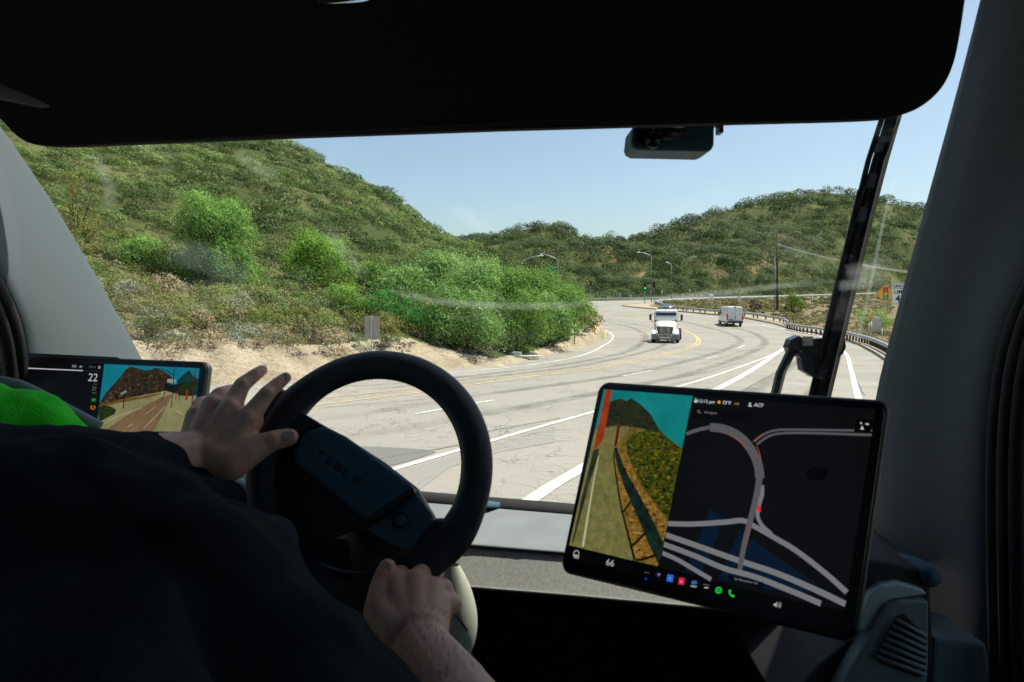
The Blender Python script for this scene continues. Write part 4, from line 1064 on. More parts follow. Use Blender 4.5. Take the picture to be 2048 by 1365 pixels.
# sun visor slab under the header
VO = [(-120, -120, 0), (-120, 150, 0), (-60, 195, 0), (0, 236, 0), (22, 262, 0), (44, 281, 0), (74, 292, 0), (110, 293, 0), (500, 277, 0), (1000, 259, 0), (1500, 245, 0), (1740, 239, 0), (1800, 233, 0), (1845, 214, 0), (1885, 178, 0), (1908, 130, 0), (1920, 70, 0), (1930, 0, 0), (1945, -120, 0),
      (760, -120, 0), (752, -10, 0), (735, 3, 0), (700, 6, 0), (650, 8, 0), (628, 0, 0), (615, -14, 0), (605, -120, 0)]
def vd(px): return 1.08 - .19*(px/1930)
def rc_(pts, it=3):
    for _ in range(it):
        out = []
        for i, (a, b) in enumerate(pts):
            c, d = pts[(i+1) % len(pts)]
            if math.hypot(c-a, d-b) > 260 or b < -60 or d < -60: out += [(a, b), (c, d)]
            else: out += [(a*.75 + c*.25, b*.75 + d*.25), (a*.25 + c*.75, b*.25 + d*.75)]
        pts = [p for i, p in enumerate(out) if i == 0 or math.hypot(p[0]-out[i-1][0], p[1]-out[i-1][1]) > .5]
    return pts
VO = [(a, b, 0) for a, b in rc_([(a, b) for a, b, _ in VO])]
mb = MB(); mb.prism([P(a, b, vd(a) - (HY-b)*.00016) for a, b, _ in VO], (0.004, .03, .004)); o = mb.build('sun_visor', M['headliner'], bevel=.006); cabp(o)
mb = MB(); mb.tube(dense([P(630, -8, 1.0), P(645, 3, 1.0), P(690, 0, 1.0), P(735, -8, 1.0)], .01), .004, 6); cabp(mb.build('visor_hinge', M['chrome']), o)
# roof and header
Z_R = EYE + .68
mb = MB(); mb.prism([P(-700, -60, .98), P(2500, -60, .80), P(2700, -140, .7), P(-900, -140, .9)], (0, -.0, .12)); cabp(mb.build('header_panel', M['headliner']))
mb = MB(); mb.box((0, -.25, Z_R), (2.5, 2.7, .06)); mb.hexa([(-1.25, 1.1, Z_R - .06), (1.25, .9, Z_R - .06), (1.25, 1.08, Z_R - .06), (-1.25, 1.40, Z_R - .06), (-1.25, 1.1, Z_R - .02), (1.25, .9, Z_R - .02), (1.25, 1.08, Z_R - .03), (-1.25, 1.40, Z_R - .03)]); cabp(mb.build('roof', M['headliner']))
mb = MB(); mb.box((0, -1.55, 2.6), (2.5, .06, 2.3)); cabp(mb.build('rear_wall', M['headliner']))
mb = MB(); mb.box((0, .05, 1.5), (2.5, 3.2, .06)); cabp(mb.build('floor', M['dash_dark']))
for s, yf in ((-1, 1.75), (1, 1.35)):
    mb = MB(); mb.box((s*1.08, (yf - 1.5)/2 + .0, 1.98), (.05, yf + 1.5, .95)); mb.box((s*1.08, -1.1, 3.06), (.05, .85, 1.22)); mb.box((s*1.06, (yf - 1.5)/2 - .2, 3.60), (.05, yf + 1.1, .14))
    cabp(mb.build('side_wall', M['dash_dark']))
    mb = MB(); mb.box((s*1.09, .25, 2.99), (.006, 1.9, 1.09)); cabp(mb.build('side_window', M['side_glass']))
# pale tapered visor arm trim at the upper left
mb = MB(); rows = []
for t, (a, b, w) in zip((0, .3, .6, .85, 1), ((-60, 172, 22), (0, 183, 17), (45, 197, 12), (80, 208, 8), (98, 213, 2))):
    c = P(a, b, .80 + t*.03); r_ = w*.8/F
    rows.append([c + Vector((0, math.cos(q)*r_*.5, math.sin(q)*r_)) for q in np.linspace(0, 6.28, 11)[:-1]])
mb.grid(rows, closed=True); cabp(mb.build('visor_arm_trim', mat('pale_visor_trim', (.16, .17, .15), .4)))

# dashboard: rows from the glass towards the driver, running left to right
def dash_row(offs, px0=-300, px1=1850):
    out = []
    for px in np.linspace(px0, px1, 22):
        base = np.interp(px, [-300, 150, 500, 820, 1140, 1500, 1830, 2000], [815, 888, 953, 984, 1010, 1043, 1078, 1095])
        dd = np.interp(px, [-300, 150, 500, 820, 1140, 1500, 1830, 2000], [2.2, 2.05, 1.9, 1.77, 1.64, 1.51, 1.39, 1.35])
        out.append((px, base + offs[0], dd + offs[1]))
    return out
cabp(loft('cowl_strip', [dash_row((2, .12)), dash_row((-3, .02)), dash_row((0, -.005)), dash_row((12, -.015)), dash_row((24, -.03)), dash_row((26, -.02))], M['rubber']))
dt = loft('dashboard', [dash_row((14, .0)), dash_row((22, -.035)), dash_row((28, -.08)), dash_row((48, -.17)), dash_row((78, -.27)), dash_row((92, -.31)), dash_row((97, -.325)), dash_row((99, -.32)), dash_row((98, -.305))], M['dash_top'])
fp = loft('front_panel', [dash_row((98, -.30)), dash_row((99, -.315)), dash_row((104, -.325)), dash_row((175, -.36)), dash_row((180, -.37))], M['dash_panel'])
lowp = loft('lower_panel', [dash_row((178, -.365)), dash_row((184, -.38)), dash_row((190, -.30)), dash_row((250, -.24)), dash_row((520, -.26)), dash_row((1100, -.26))], M['black_low'])
# right end with the air vent
mb = MB()
outl = [(1730, 1118), (1790, 1128), (1842, 1140), (1868, 1152), (1872, 1166), (1862, 1178), (1868, 1300), (1856, 1420), (1560, 1420), (1640, 1330), (1690, 1290)]
mb.prism([P(a, b, .98) for a, b in outl], (0, .28, .02)); ev = mb.build('end_panel', M['dash_dark'], bevel=.012); cabp(ev)
mb = MB(); mb.tube(dense([P(1690, 1112, 1.12), P(1760, 1118, 1.06), P(1835, 1136, 1.0), P(1866, 1158, .97)], .02), .014, 10); cabp(mb.build('trim_roll', M['hub']), ev)
mb = MB(); mb.prism([P(a, b, .965) for a, b in [(1712, 1255), (1742, 1188), (1765, 1172), (1800, 1168), (1846, 1180), (1856, 1190), (1812, 1196), (1782, 1200), (1766, 1216), (1744, 1270)]], (0, .03, 0)); cabp(mb.build('vent_trim', M['vent_teal'], bevel=.003), ev)
mb = MB(); mb.prism([P(a, b, .955) for a, b in [(1762, 1236), (1778, 1212), (1800, 1204), (1858, 1202), (1858, 1330), (1850, 1420), (1660, 1420), (1700, 1340)]], (0, .03, 0)); vp = mb.build('vent_panel', M['vent_panel'], bevel=.004); cabp(vp, ev)
mb = MB(); mb.prism([P(a, b, .953) for a, b in [(1795, 1232), (1812, 1228), (1846, 1262), (1856, 1280), (1852, 1350), (1838, 1358), (1762, 1330), (1750, 1318)]], (0, .012, 0)); cabp(mb.build('air_vent', M['black'], bevel=.003), ev)
mb = MB()
for i in range(7):
    t = i/6; a = Vector(P(1793 - 38*t, 1240 + 74*t, .948)); b = Vector(P(1852 - 4*t*0, 1272 + 78*t, .948)); mb.tube([a, b], .0028, 6)
cabp(mb.build('vent_slats', M['vent_panel']), ev)
for nm, outl, m_, d_ in (('lower_trim', [(1866, 1272), (1975, 1288), (2000, 1440), (1858, 1440)], 'vent_panel', 1.0),):
    mb = MB(); mb.prism([P(a, b, d_) for a, b in outl], (0, .1, 0)); cabp(mb.build(nm, M[m_], bevel=.008))

# dash camera hanging at the top of the glass
dc = []
def dcx(px): return 1.10 - .19*(px/1930) + .03
pc = [(a, b) for a, b in [(1276, 247), (1430, 247), (1429, 290), (1424, 299), (1414, 303), (1276, 300), (1266, 295), (1262, 286), (1266, 252)]]
mb = MB(); mb.prism([P(a, b, 1.02) for a, b in pc], (0, .07, 0)); q = mb.build('dash_camera', M['hub'], bevel=.005); cabp(q)
mb = MB(); mb.tube([P(1306, 268, 1.012), P(1366, 266, 1.012)], .0105, 12); cabp(mb.build('camera_barrel', M['black']), q)
mb = MB(); mb.tube([P(1306, 281, 1.015), P(1306, 281, 1.004)], [.0125, .0105], 16); cabp(mb.build('lens', M['bezel']), q)
mb = MB(); mb.prism([P(a, b, 1.018) for a, b in [(1274, 262), (1288, 258), (1288, 292), (1274, 288)]], (0, -.004, 0)); cabp(mb.build('camera_grip', M['bezel'], bevel=.001), q)
mb = MB(); mb.box(P(1439, 255, 1.03), (.006, .02, .02)); mb.box(P(1435, 249, 1.03), (.012, .02, .006)); cabp(mb.build('bracket', M['black']), q)

# wiper outside the glass
def WD(py): return float(np.interp(py, [200, 1000], [1.34, 1.62])) + .05
wa = MB()
def strip(mb, pts, w0, w1, dd=0, th=.02):
    rows = []
    for i, (a, b) in enumerate(pts):
        w = w0 + (w1 - w0)*i/(len(pts)-1); d = WD(b) + dd
        rows.append([P(a - w/2, b, d), P(a - w/4, b, d - th*.5), P(a + w/4, b, d - th*.5), P(a + w/2, b, d), P(a + w/2, b, d + th), P(a - w/2, b, d + th)])
    mb.grid(rows, smooth=False, closed=True); mb.add(rows[0], [tuple(range(6))], False); mb.add(rows[-1], [tuple(range(6))], False)
strip(wa, [(1598, 960), (1640, 800), (1667, 690), (1699, 560), (1731, 430), (1761, 320), (1790, 225), (1812, 130)], 44, 30)
w_ = wa.build('windshield_wiper', M['wiper']); cabp(w_)
mb = MB(); strip(mb, [(1580, 950), (1616, 815), (1646, 690), (1676, 560), (1707, 440), (1737, 320), (1768, 225), (1792, 130)], 10, 12, -.012, .01); cabp(mb.build('wiper_blade', M['rubber']), w_)
mb = MB(); strip(mb, [(1612, 950), (1652, 800), (1680, 680), (1708, 560), (1740, 430), (1768, 320), (1800, 240)], 4, 4, -.016, .006); strip(mb, [(1640, 720), (1664, 600), (1690, 490), (1716, 380)], 3, 3, -.016, .006); cabp(mb.build('wiper_spine', M['wiper_metal']), w_)
mb = MB()
for (a, b) in ((1690, 555), (1680, 610), (1722, 430), (1741, 362), (1758, 290)):
    mb.box(P(a, b, WD(b) - .02), (.012, .02, .03), Matrix.Rotation(.23, 3, 'Y'))
cabp(mb.build('wiper_clips', M['wiper_metal']), w_)
mb = MB(); strip(mb, [(1510, 930), (1548, 800), (1562, 745), (1584, 700)], 20, 22, 0, .03); strip(mb, [(1585, 690), (1600, 690), (1625, 700), (1640, 715)], 44, 44, .02, .03)
mb.prism([P(a, b, WD(700)) for a, b in [(1576, 696), (1582, 680), (1598, 672), (1610, 679), (1650, 677), (1650, 762), (1628, 756), (1606, 742), (1603, 718), (1594, 708), (1584, 714)]], (0, .03, 0))
mb.prism([P(a, b, WD(700)) for a, b in [(1672, 672), (1690, 676), (1692, 696), (1686, 708), (1672, 718), (1662, 700)]], (0, .03, 0))
mb.tube([P(1600, 706, WD(700) - .008), P(1600, 706, WD(700) + .002)], .005, 10); cabp(mb.build('wiper_linkage', M['wiper_metal'], bevel=.006), w_)
mb = MB(); mb.prism([P(a, b, WD(680) - .01) for a, b in [(1609, 673), (1626, 673), (1626, 692), (1609, 692)]], (0, .01, 0)); cabp(mb.build('worn_metal_plate', mat('worn_metal', (.42, .36, .30), .5, metal=.5, var=.3, vscale=60)), w_)

# ------------------------------------------------------------------ displays
EX = .8 / 2**SC.view_settings.exposure
def lin(c): return tuple(((v/255)/12.92 if v/255 <= .04045 else ((v/255 + .055)/1.055)**2.4) for v in c)
_sc = {}
def scr(c, c2=None, scale=60, stretch=1):
    key = (c, c2, scale)
    if key in _sc: return _sc[key]
    m = bpy.data.materials.new('lit_screen'); m.use_nodes = True; nt = m.node_tree; b = nt.nodes['Principled BSDF']
    b.inputs['Base Color'].default_value = (.004, .004, .004, 1); b.inputs['Roughness'].default_value = .3; b.inputs['Specular IOR Level'].default_value = .12
    b.inputs['Emission Strength'].default_value = EX
    if c2:
        tc = nt.nodes.new('ShaderNodeTexCoord')
        f = maprange(nt, noise(nt, scale, 5, .7, tc.outputs['Object']), .35, .65)
        nt.links.new(mixc(nt, f, lin(c), lin(c2)), b.inputs['Emission Color'])
    else: b.inputs['Emission Color'].default_value = (*lin(c), 1)
    _sc[key] = m; return m
class Display:
    def __init__(s, TL, TR, BL, name, label, pad=.02, inset=None):
        s.o = P(*TL); s.e1 = (P(*TR) - s.o); s.w = s.e1.length; s.e1.normalize()
        e2 = P(*BL) - s.o; s.h = e2.length; s.n = s.e1.cross(e2).normalized()
        if s.n.y > 0: s.n = -s.n
        s.up = s.n.cross(s.e1).normalized(); s.dn = (P(*BL) - s.o).normalized()
        s.label = label
    def on(s, px, py, off=.0):
        r = Vector(((px-CX)/F, 1, -(py-HY)/F)); e = Vector((0, 0, EYE)); q = s.o + s.n*off
        return e + r*((q - e).dot(s.n)/r.dot(s.n))
    def poly(s, name, pix, m, parent, off):
        return cabp(MB().add([s.on(a, b, off) for a, b in pix], [tuple(range(len(pix)))]).build(name, m), parent)
    def line(s, mb, pix, w, off):
        pts = [s.on(a, b, off) for a, b in pix]; k = pts[0].y/F
        if len(pts) > 2: pts = dense(pts, 6*k)
        rows = []
        for i, p in enumerate(pts):
            t = (pts[min(i+1, len(pts)-1)] - pts[max(i-1, 0)]).normalized(); q = s.n.cross(t)
            ww = (w if isinstance(w, (int, float)) else w[0] + (w[1]-w[0])*i/(len(pts)-1))*k/2
            rows.append([p - q*ww, p + q*ww])
        mb.grid(rows, smooth=False)
    def text(s, t, px, py, h, m, parent, off, align='CENTER', bold=0, name='lettering'):
        p = s.on(px, py, off); k = p.y/F
        x = s.e1; y = -s.dn; M4 = Matrix(((x.x, y.x, s.n.x, p.x), (x.y, y.y, s.n.y, p.y), (x.z, y.z, s.n.z, p.z), (0, 0, 0, 1)))
        return cabp(text_mesh(t, h*k*1.35, m, None, M4, name, align=align, bold=bold*k), parent)
def disp_body(D, corners, r, thick, name, label=None, rim=.004):
    c = [D.on(*q) for q in corners]   # TL TR BR BL
    def uv(u, v): return (c[0]*(1-u) + c[1]*u)*(1-v) + (c[3]*(1-u) + c[2]*u)*v
    w = (c[1]-c[0]).length; h = (c[3]-c[0]).length; pts = [(a/w + .5, .5 - b/h) for a, b in rrect(w, h, r, 8)]
    mb = MB(); mb.prism([uv(a, b) - D.n*.0045 for a, b in pts], -D.n*thick); o = mb.build(name, M['bezel_side'], bevel=.0035); fixn(o); cabp(o)
    pts2 = [(.5 + (a-.5)*(1 - .006/w), .5 + (b-.5)*(1 - .006/h)) for a, b in pts]
    mb = MB(); mb.prism([uv(a, b) - D.n*.0 for a, b in pts2], -D.n*.006); q = mb.build('bezel', M['bezel'], bevel=.0015); fixn(q); cabp(q, o)
    if label: o['label'] = label
    return o
D = Display((1195, 762, .88), (1780, 800, .6966), (1115, 1145, .8414), 'touchscreen', '')
TS = disp_body(D, [(1196, 762), (1780, 800), (1712, 1292), (1115, 1145)], .014, .012, 'touchscreen', 'large tilted touchscreen showing a road camera and a dark map')
def Z(pts): return [(1100 + x/2.437, 740 + y/2.437) for x, y in pts]
D.poly('screen', Z([(262, 95), (1587, 192), (1437, 1173), (1120, 1110), (93, 856)]), scr((13, 14, 16)), TS, .0006)
D.poly('app_bar', Z([(93, 858), (525, 960), (1120, 1108), (1432, 1178), (1425, 1235), (82, 920)]), scr((4, 5, 6)), TS, .0008)
# left half: the side camera picture
o1, o2, o3, o4, o5 = .0010, .0014, .0018, .0022, .0026
pic = [('camera_sky', [(262, 95), (697, 127), (525, 958), (93, 855)], scr((14, 118, 118), (22, 138, 134), 20), o1),
 ('camera_mountain', [(213, 330), (262, 200), (300, 152), (345, 140), (372, 152), (395, 138), (440, 168), (490, 215), (535, 295), (600, 360), (520, 420), (230, 420)], scr((30, 36, 24), (48, 52, 30), 160), o2),
 ('camera_ground', [(93, 855), (222, 290), (330, 268), (440, 285), (545, 310), (645, 385), (525, 958)], scr((74, 66, 24), (132, 112, 48), 160), .0016),
 ('camera_road', [(93, 855), (218, 295), (330, 276), (390, 286), (335, 350), (306, 450), (330, 560), (408, 915), (400, 930)], scr((100, 100, 56), (136, 128, 74), 120), .0018),
 ('camera_slope', [(366, 360), (400, 312), (480, 292), (545, 310), (643, 384), (575, 735), (520, 655), (440, 560), (385, 440)], scr((22, 38, 8), (96, 90, 22), 220), .0020),
 ('camera_shoulder', [(306, 450), (318, 378), (365, 390), (440, 562), (575, 745), (525, 958), (408, 915), (330, 560)], scr((96, 68, 22), (158, 122, 52), 220), .0021),
 ('camera_guard_rail', [(310, 382), (326, 378), (362, 480), (430, 600), (505, 740), (556, 850), (545, 900), (528, 945), (480, 850), (430, 725), (370, 590), (330, 480)], scr((12, 24, 20), (30, 50, 42), 60), .0023),
 ('camera_red_post', [(272, 96), (303, 98), (275, 260), (255, 350), (212, 393), (240, 250)], scr((140, 48, 22), (168, 64, 34), 60), .0024),
 ('camera_dark_strip', [(212, 393), (240, 380), (236, 420), (190, 560), (118, 830), (106, 850), (150, 640)], scr((30, 38, 26), (60, 66, 40), 40), .0022)]
pp_ = None
for nm, pts, m_, off in pic:
    q = D.poly(nm, Z(pts), m_, TS, off)
def inpoly(x, y, pg):
    c = False; n = len(pg)
    for i in range(n):
        (x1, y1), (x2, y2) = pg[i], pg[i-1]
        if (y1 > y) != (y2 > y) and x < (x2 - x1)*(y - y1)/(y2 - y1) + x1: c = not c
    return c
def dabs(Dp, cv, pg, n, sizes, cols, off, name, parent, asp=.7):
    xs = [q[0] for q in pg]; ys = [q[1] for q in pg]; mbs = [MB() for _ in cols]; k = 0; tries = 0
    while k < n and tries < n*20:
        tries += 1; x = RNG.uniform(min(xs), max(xs)); y = RNG.uniform(min(ys), max(ys))
        if not inpoly(x, y, pg): continue
        r_ = RNG.uniform(*sizes)*(.45 + .9*(y - min(ys))/(max(ys) - min(ys))); a0 = RNG.uniform(0, 6.28)
        pts = []
        for j in range(6):
            a = a0 + j*1.047; q = r_*RNG.uniform(.5, 1.1); xx, yy = x + q*math.cos(a), y + q*asp*math.sin(a); pts.append((xx, yy))
        if all(inpoly(*q, pg) for q in pts):
            mbs[k % len(cols)].add([Dp.on(*cv([q])[0], off + .00001*(k % 9)) for q in pts], [tuple(range(6))]); k += 1
    for mb_, c_ in zip(mbs, cols):
        if mb_.v: cabp(mb_.build(name, scr(c_)), parent)
dabs(D, Z, pic[4][1], 620, (5, 15), ((16, 28, 6), (26, 44, 8), (58, 66, 14), (120, 108, 24), (84, 92, 26), (40, 56, 10)), .00205, 'camera_scrub', TS)
dabs(D, Z, pic[1][1], 160, (5, 13), ((18, 24, 14), (40, 48, 26), (28, 34, 20)), .00145, 'camera_scrub', TS)
dabs(D, Z, pic[5][1], 220, (4, 16), ((84, 58, 16), (168, 134, 62), (120, 92, 34), (60, 44, 14)), .00215, 'camera_soil', TS, .5)
mb = MB(); D.line(mb, Z([(237, 420), (210, 560), (160, 862)]), [2, 5], .0025); cabp(mb.build('camera_lane_line', scr((190, 190, 150))), TS)
mb = MB(); D.line(mb, Z([(308, 400), (322, 520), (350, 680), (412, 925)]), [2.5, 5], .0024); D.line(mb, Z([(395, 640), (360, 690), (345, 690)]), 4, .0024); D.line(mb, Z([(470, 790), (410, 850), (395, 860)]), 5, .0024); D.line(mb, Z([(520, 900), (450, 925), (420, 925)]), 5, .0024)
for x, y in ((365, 490), (405, 565), (475, 690)): D.line(mb, Z([(x, y - 12), (x - 4, y + 14)]), 6, .0026)
cabp(mb.build('camera_shadow_line', scr((26, 22, 10))), TS)
mb = MB(); D.line(mb, Z([(336, 265), (326, 330), (318, 372)]), 6, .0026); cabp(mb.build('camera_marker', scr((96, 20, 26))), TS)
mb = MB(); D.line(mb, Z([(402, 190), (388, 300), (372, 440)]), 1.2, .0026); cabp(mb.build('camera_pole', scr((40, 44, 36))), TS)
# map
for pts in ([(780, 680), (856, 722), (735, 1000), (655, 985)], [(925, 785), (1340, 1075), (1180, 1090), (820, 1020)]):
    D.poly('map_area', Z(pts), scr((9, 26, 46)), TS, o1)
D.poly('map_dark_area', Z([(1300 + 52*math.cos(a), 507 + 34*math.sin(a)) for a in np.linspace(0, 6.28, 25)[:-1]]), scr((4, 4, 5)), TS, o1)
mb = MB()
for pts, w in (([(575, 750), (700, 752), (860, 742), (940, 735), (1000, 765), (1100, 822), (1200, 882), (1340, 990), (1447, 1085)], 9.5), ([(565, 805), (700, 852), (920, 930), (1100, 990), (1300, 1075), (1440, 1142)], 10.5), ([(555, 850), (700, 905), (850, 968), (1000, 1010), (1180, 1080), (1320, 1140)], 10), ([(548, 893), (620, 925), (700, 972), (785, 1022)], 8.5), ([(1033, 562), (1034, 605), (1016, 670), (1012, 715), (1035, 760), (1080, 800)], 7.5)):
    D.line(mb, Z(pts), w, o2)
cabp(mb.build('map_road', scr((124, 125, 128))), TS)
mb = MB()
for pts, w in (([(664, 313), (720, 293), (780, 280)], 7), ([(780, 280), (840, 287), (900, 310), (955, 355), (998, 420), (1018, 480), (1022, 528)], 17), ([(1022, 522), (1005, 620), (975, 740), (945, 860), (925, 975)], [12, 9]), ([(995, 350), (1040, 315), (1100, 295), (1200, 292), (1484, 296)], 4), ([(1008, 364), (1055, 330), (1115, 311), (1250, 308), (1568, 318)], 4.5), ([(1555, 296), (1570, 297)], 4)):
    D.line(mb, Z(pts), w, .0017)
cabp(mb.build('map_highway', scr((92, 92, 95))), TS)
mb = MB()
for pts in ([(880, 322), (925, 345), (962, 388)], [(1006, 372), (1020, 400), (1029, 440)], [(990, 350), (1012, 330), (1040, 314)], [(976, 762), (966, 815), (954, 868)]): D.line(mb, Z(pts), 1.2, .0024)
cabp(mb.build('map_traffic', scr((196, 66, 44))), TS)
D.poly('map_arrow', Z([(1018, 652), (1031, 692), (1017, 684), (1002, 690)]), scr((235, 40, 50)), TS, .0026)
D.poly('search_box', Z([(700, 182), (990, 205), (985, 262), (690, 238)]), scr((8, 9, 10)), TS, .0010)
D.poly('compass_box', Z([(1490, 238), (1572, 246), (1562, 306), (1482, 300)]), scr((5, 5, 6)), TS, .0028)
D.poly('compass_arrow', Z([(1522, 272), (1531, 292), (1512, 290)]), scr((210, 212, 214)), TS, .0030)
mb = MB(); D.line(mb, Z([(1512, 256), (1520, 264)]), 3, .0030); D.line(mb, Z([(1538, 264), (1554, 266)]), 3.5, .0030); cabp(mb.build('compass_marks', scr((190, 190, 190))), TS)
D.poly('place_box', Z([(872, 1002), (1040, 1036), (1034, 1062), (868, 1026)]), scr((8, 10, 14)), TS, .0020)
Wt = scr((215, 217, 219)); Gt = scr((120, 122, 124))
for t_, x, y, h, m_, b in (('12:12 pm', 762, 155, 6.8, Wt, .06), ('73°F', 861, 162, 6.8, Wt, .08), ('ACF', 1017, 173, 7.2, Wt, .12), ('Navigate', 782, 209, 5.4, Gt, 0), ('66', 293, 942, 13.5, scr((190, 192, 194)), 0), ('San Bernardino, CA', 955, 1030, 4.2, scr((150, 152, 156)), .0), ('AQI', 910, 166, 4, scr((180, 150, 60)), .05)):
    tx = Z([(x, y)])[0]; D.text(t_, tx[0], tx[1], h, m_, TS, .0030, bold=b)
def disc(c, rx, m_, name, off=.003, n=16, ry=None):
    D.poly(name, Z([(c[0] + rx*math.cos(a), c[1] + (ry or rx)*math.sin(a)) for a in np.linspace(0, 2*math.pi, n+1)[:-1]]), m_, TS, off)
disc((824, 158), 8, scr((240, 160, 30)), 'sun_icon'); disc((975, 165), 5, Wt, 'person_icon'); D.poly('person_icon', Z([(965, 178), (969, 172), (981, 173), (985, 180)]), Wt, TS, .003)
D.poly('lock_icon', Z([(704, 148), (719, 149), (718, 160), (703, 159)]), Wt, TS, .003); mb = MB(); D.line(mb, Z([(706, 149), (708, 141), (714, 141), (717, 150)]), 1.2, .003); cabp(mb.build('lock_icon', Wt), TS)
disc((724, 202), 7, Gt, 'search_icon'); disc((724, 202), 4.5, scr((8, 9, 10)), 'search_icon', .0033); mb = MB(); D.line(mb, Z([(729, 207), (735, 214)]), 1.3, .003); cabp(mb.build('search_icon', Gt), TS)
for x in (465, 473, 481): disc((x, 988 + (x-465)*.15), 2.2, Gt, 'menu_dots')
disc((467, 1019), 4.5, scr((40, 80, 240)), 'page_dot'); disc((528, 998), 14, scr((40, 30, 62)), 'camera_icon'); disc((531, 998), 4, scr((190, 180, 220)), 'camera_icon', .0033)
def sq(c, w, h, m_, name, off=.003): D.poly(name, Z([(c[0]-w+3, c[1]-h), (c[0]+w+3, c[1]-h+w*.35), (c[0]+w-3, c[1]+h+w*.1), (c[0]-w-3, c[1]+h-w*.25)]), m_, TS, off)
sq((585, 1015), 15, 19, scr((40, 112, 222)), 'blue_app_icon'); disc((585, 1017), 6, scr((90, 150, 235)), 'blue_app_icon', .0033); sq((641, 1030), 14, 18, scr((226, 40, 84)), 'music_app_icon'); disc((640, 1033), 4, scr((240, 200, 210)), 'music_app_icon', .0033)
disc((703, 1037), 15, scr((40, 110, 180)), 'signal_app_icon', ry=10); sq((700, 1055), 14, 5, scr((160, 165, 170)), 'signal_app_icon', .0033); sq((762, 1048), 15, 4, scr((90, 90, 92)), 'dark_app_icon'); sq((762, 1062), 9, 4, scr((190, 190, 190)), 'dark_app_icon')
disc((822, 1075), 17, scr((30, 196, 70)), 'green_app_icon', n=24)
mb = MB()
for k_ in range(3): D.line(mb, Z([(812 + k_, 1069 + 6*k_), (822, 1067 + 6*k_), (832 - k_, 1072 + 6*k_)]), 1.1, .0034)
cabp(mb.build('green_app_bars', scr((6, 40, 16))), TS)
mb = MB(); D.line(mb, Z([(874, 1076), (877, 1092), (886, 1102), (897, 1105)]), 3.2, .003); D.line(mb, Z([(873, 1074), (880, 1082)]), 4.5, .003); D.line(mb, Z([(888, 1100), (898, 1106)]), 4.5, .003); cabp(mb.build('phone_icon', scr((36, 214, 76))), TS)
D.poly('volume_icon', Z([(1090, 1140), (1097, 1141), (1108, 1131), (1105, 1159), (1096, 1150), (1089, 1149)]), scr((190, 190, 190)), TS, .003); mb = MB(); D.line(mb, Z([(1114, 1136), (1118, 1146), (1112, 1156)]), 1.4, .003); D.line(mb, Z([(1121, 1132), (1126, 1147), (1118, 1160)]), 1.4, .003); cabp(mb.build('volume_icon', scr((170, 170, 170))), TS)
cari = MB(); D.line(cari, Z([(115, 900), (118, 888), (128, 881), (138, 885), (141, 900)]), 2, .003); D.line(cari, Z([(113, 904), (142, 909)]), 4, .003); D.line(cari, Z([(116, 914), (140, 919)]), 2, .003); cabp(cari.build('car_icon', scr((170, 172, 174))), TS)
mbm = MB(); mbm.prism([D.on(1400, 1000) - D.n*.02 + D.e1*a + D.dn*b for a, b in ((-.05, -.04), (.05, -.04), (.05, .06), (-.05, .06))], -D.n*.12 + Vector((0, 0, -.05))); mo = mbm.build('mount', M['dash_dark']); cabp(mo, TS)

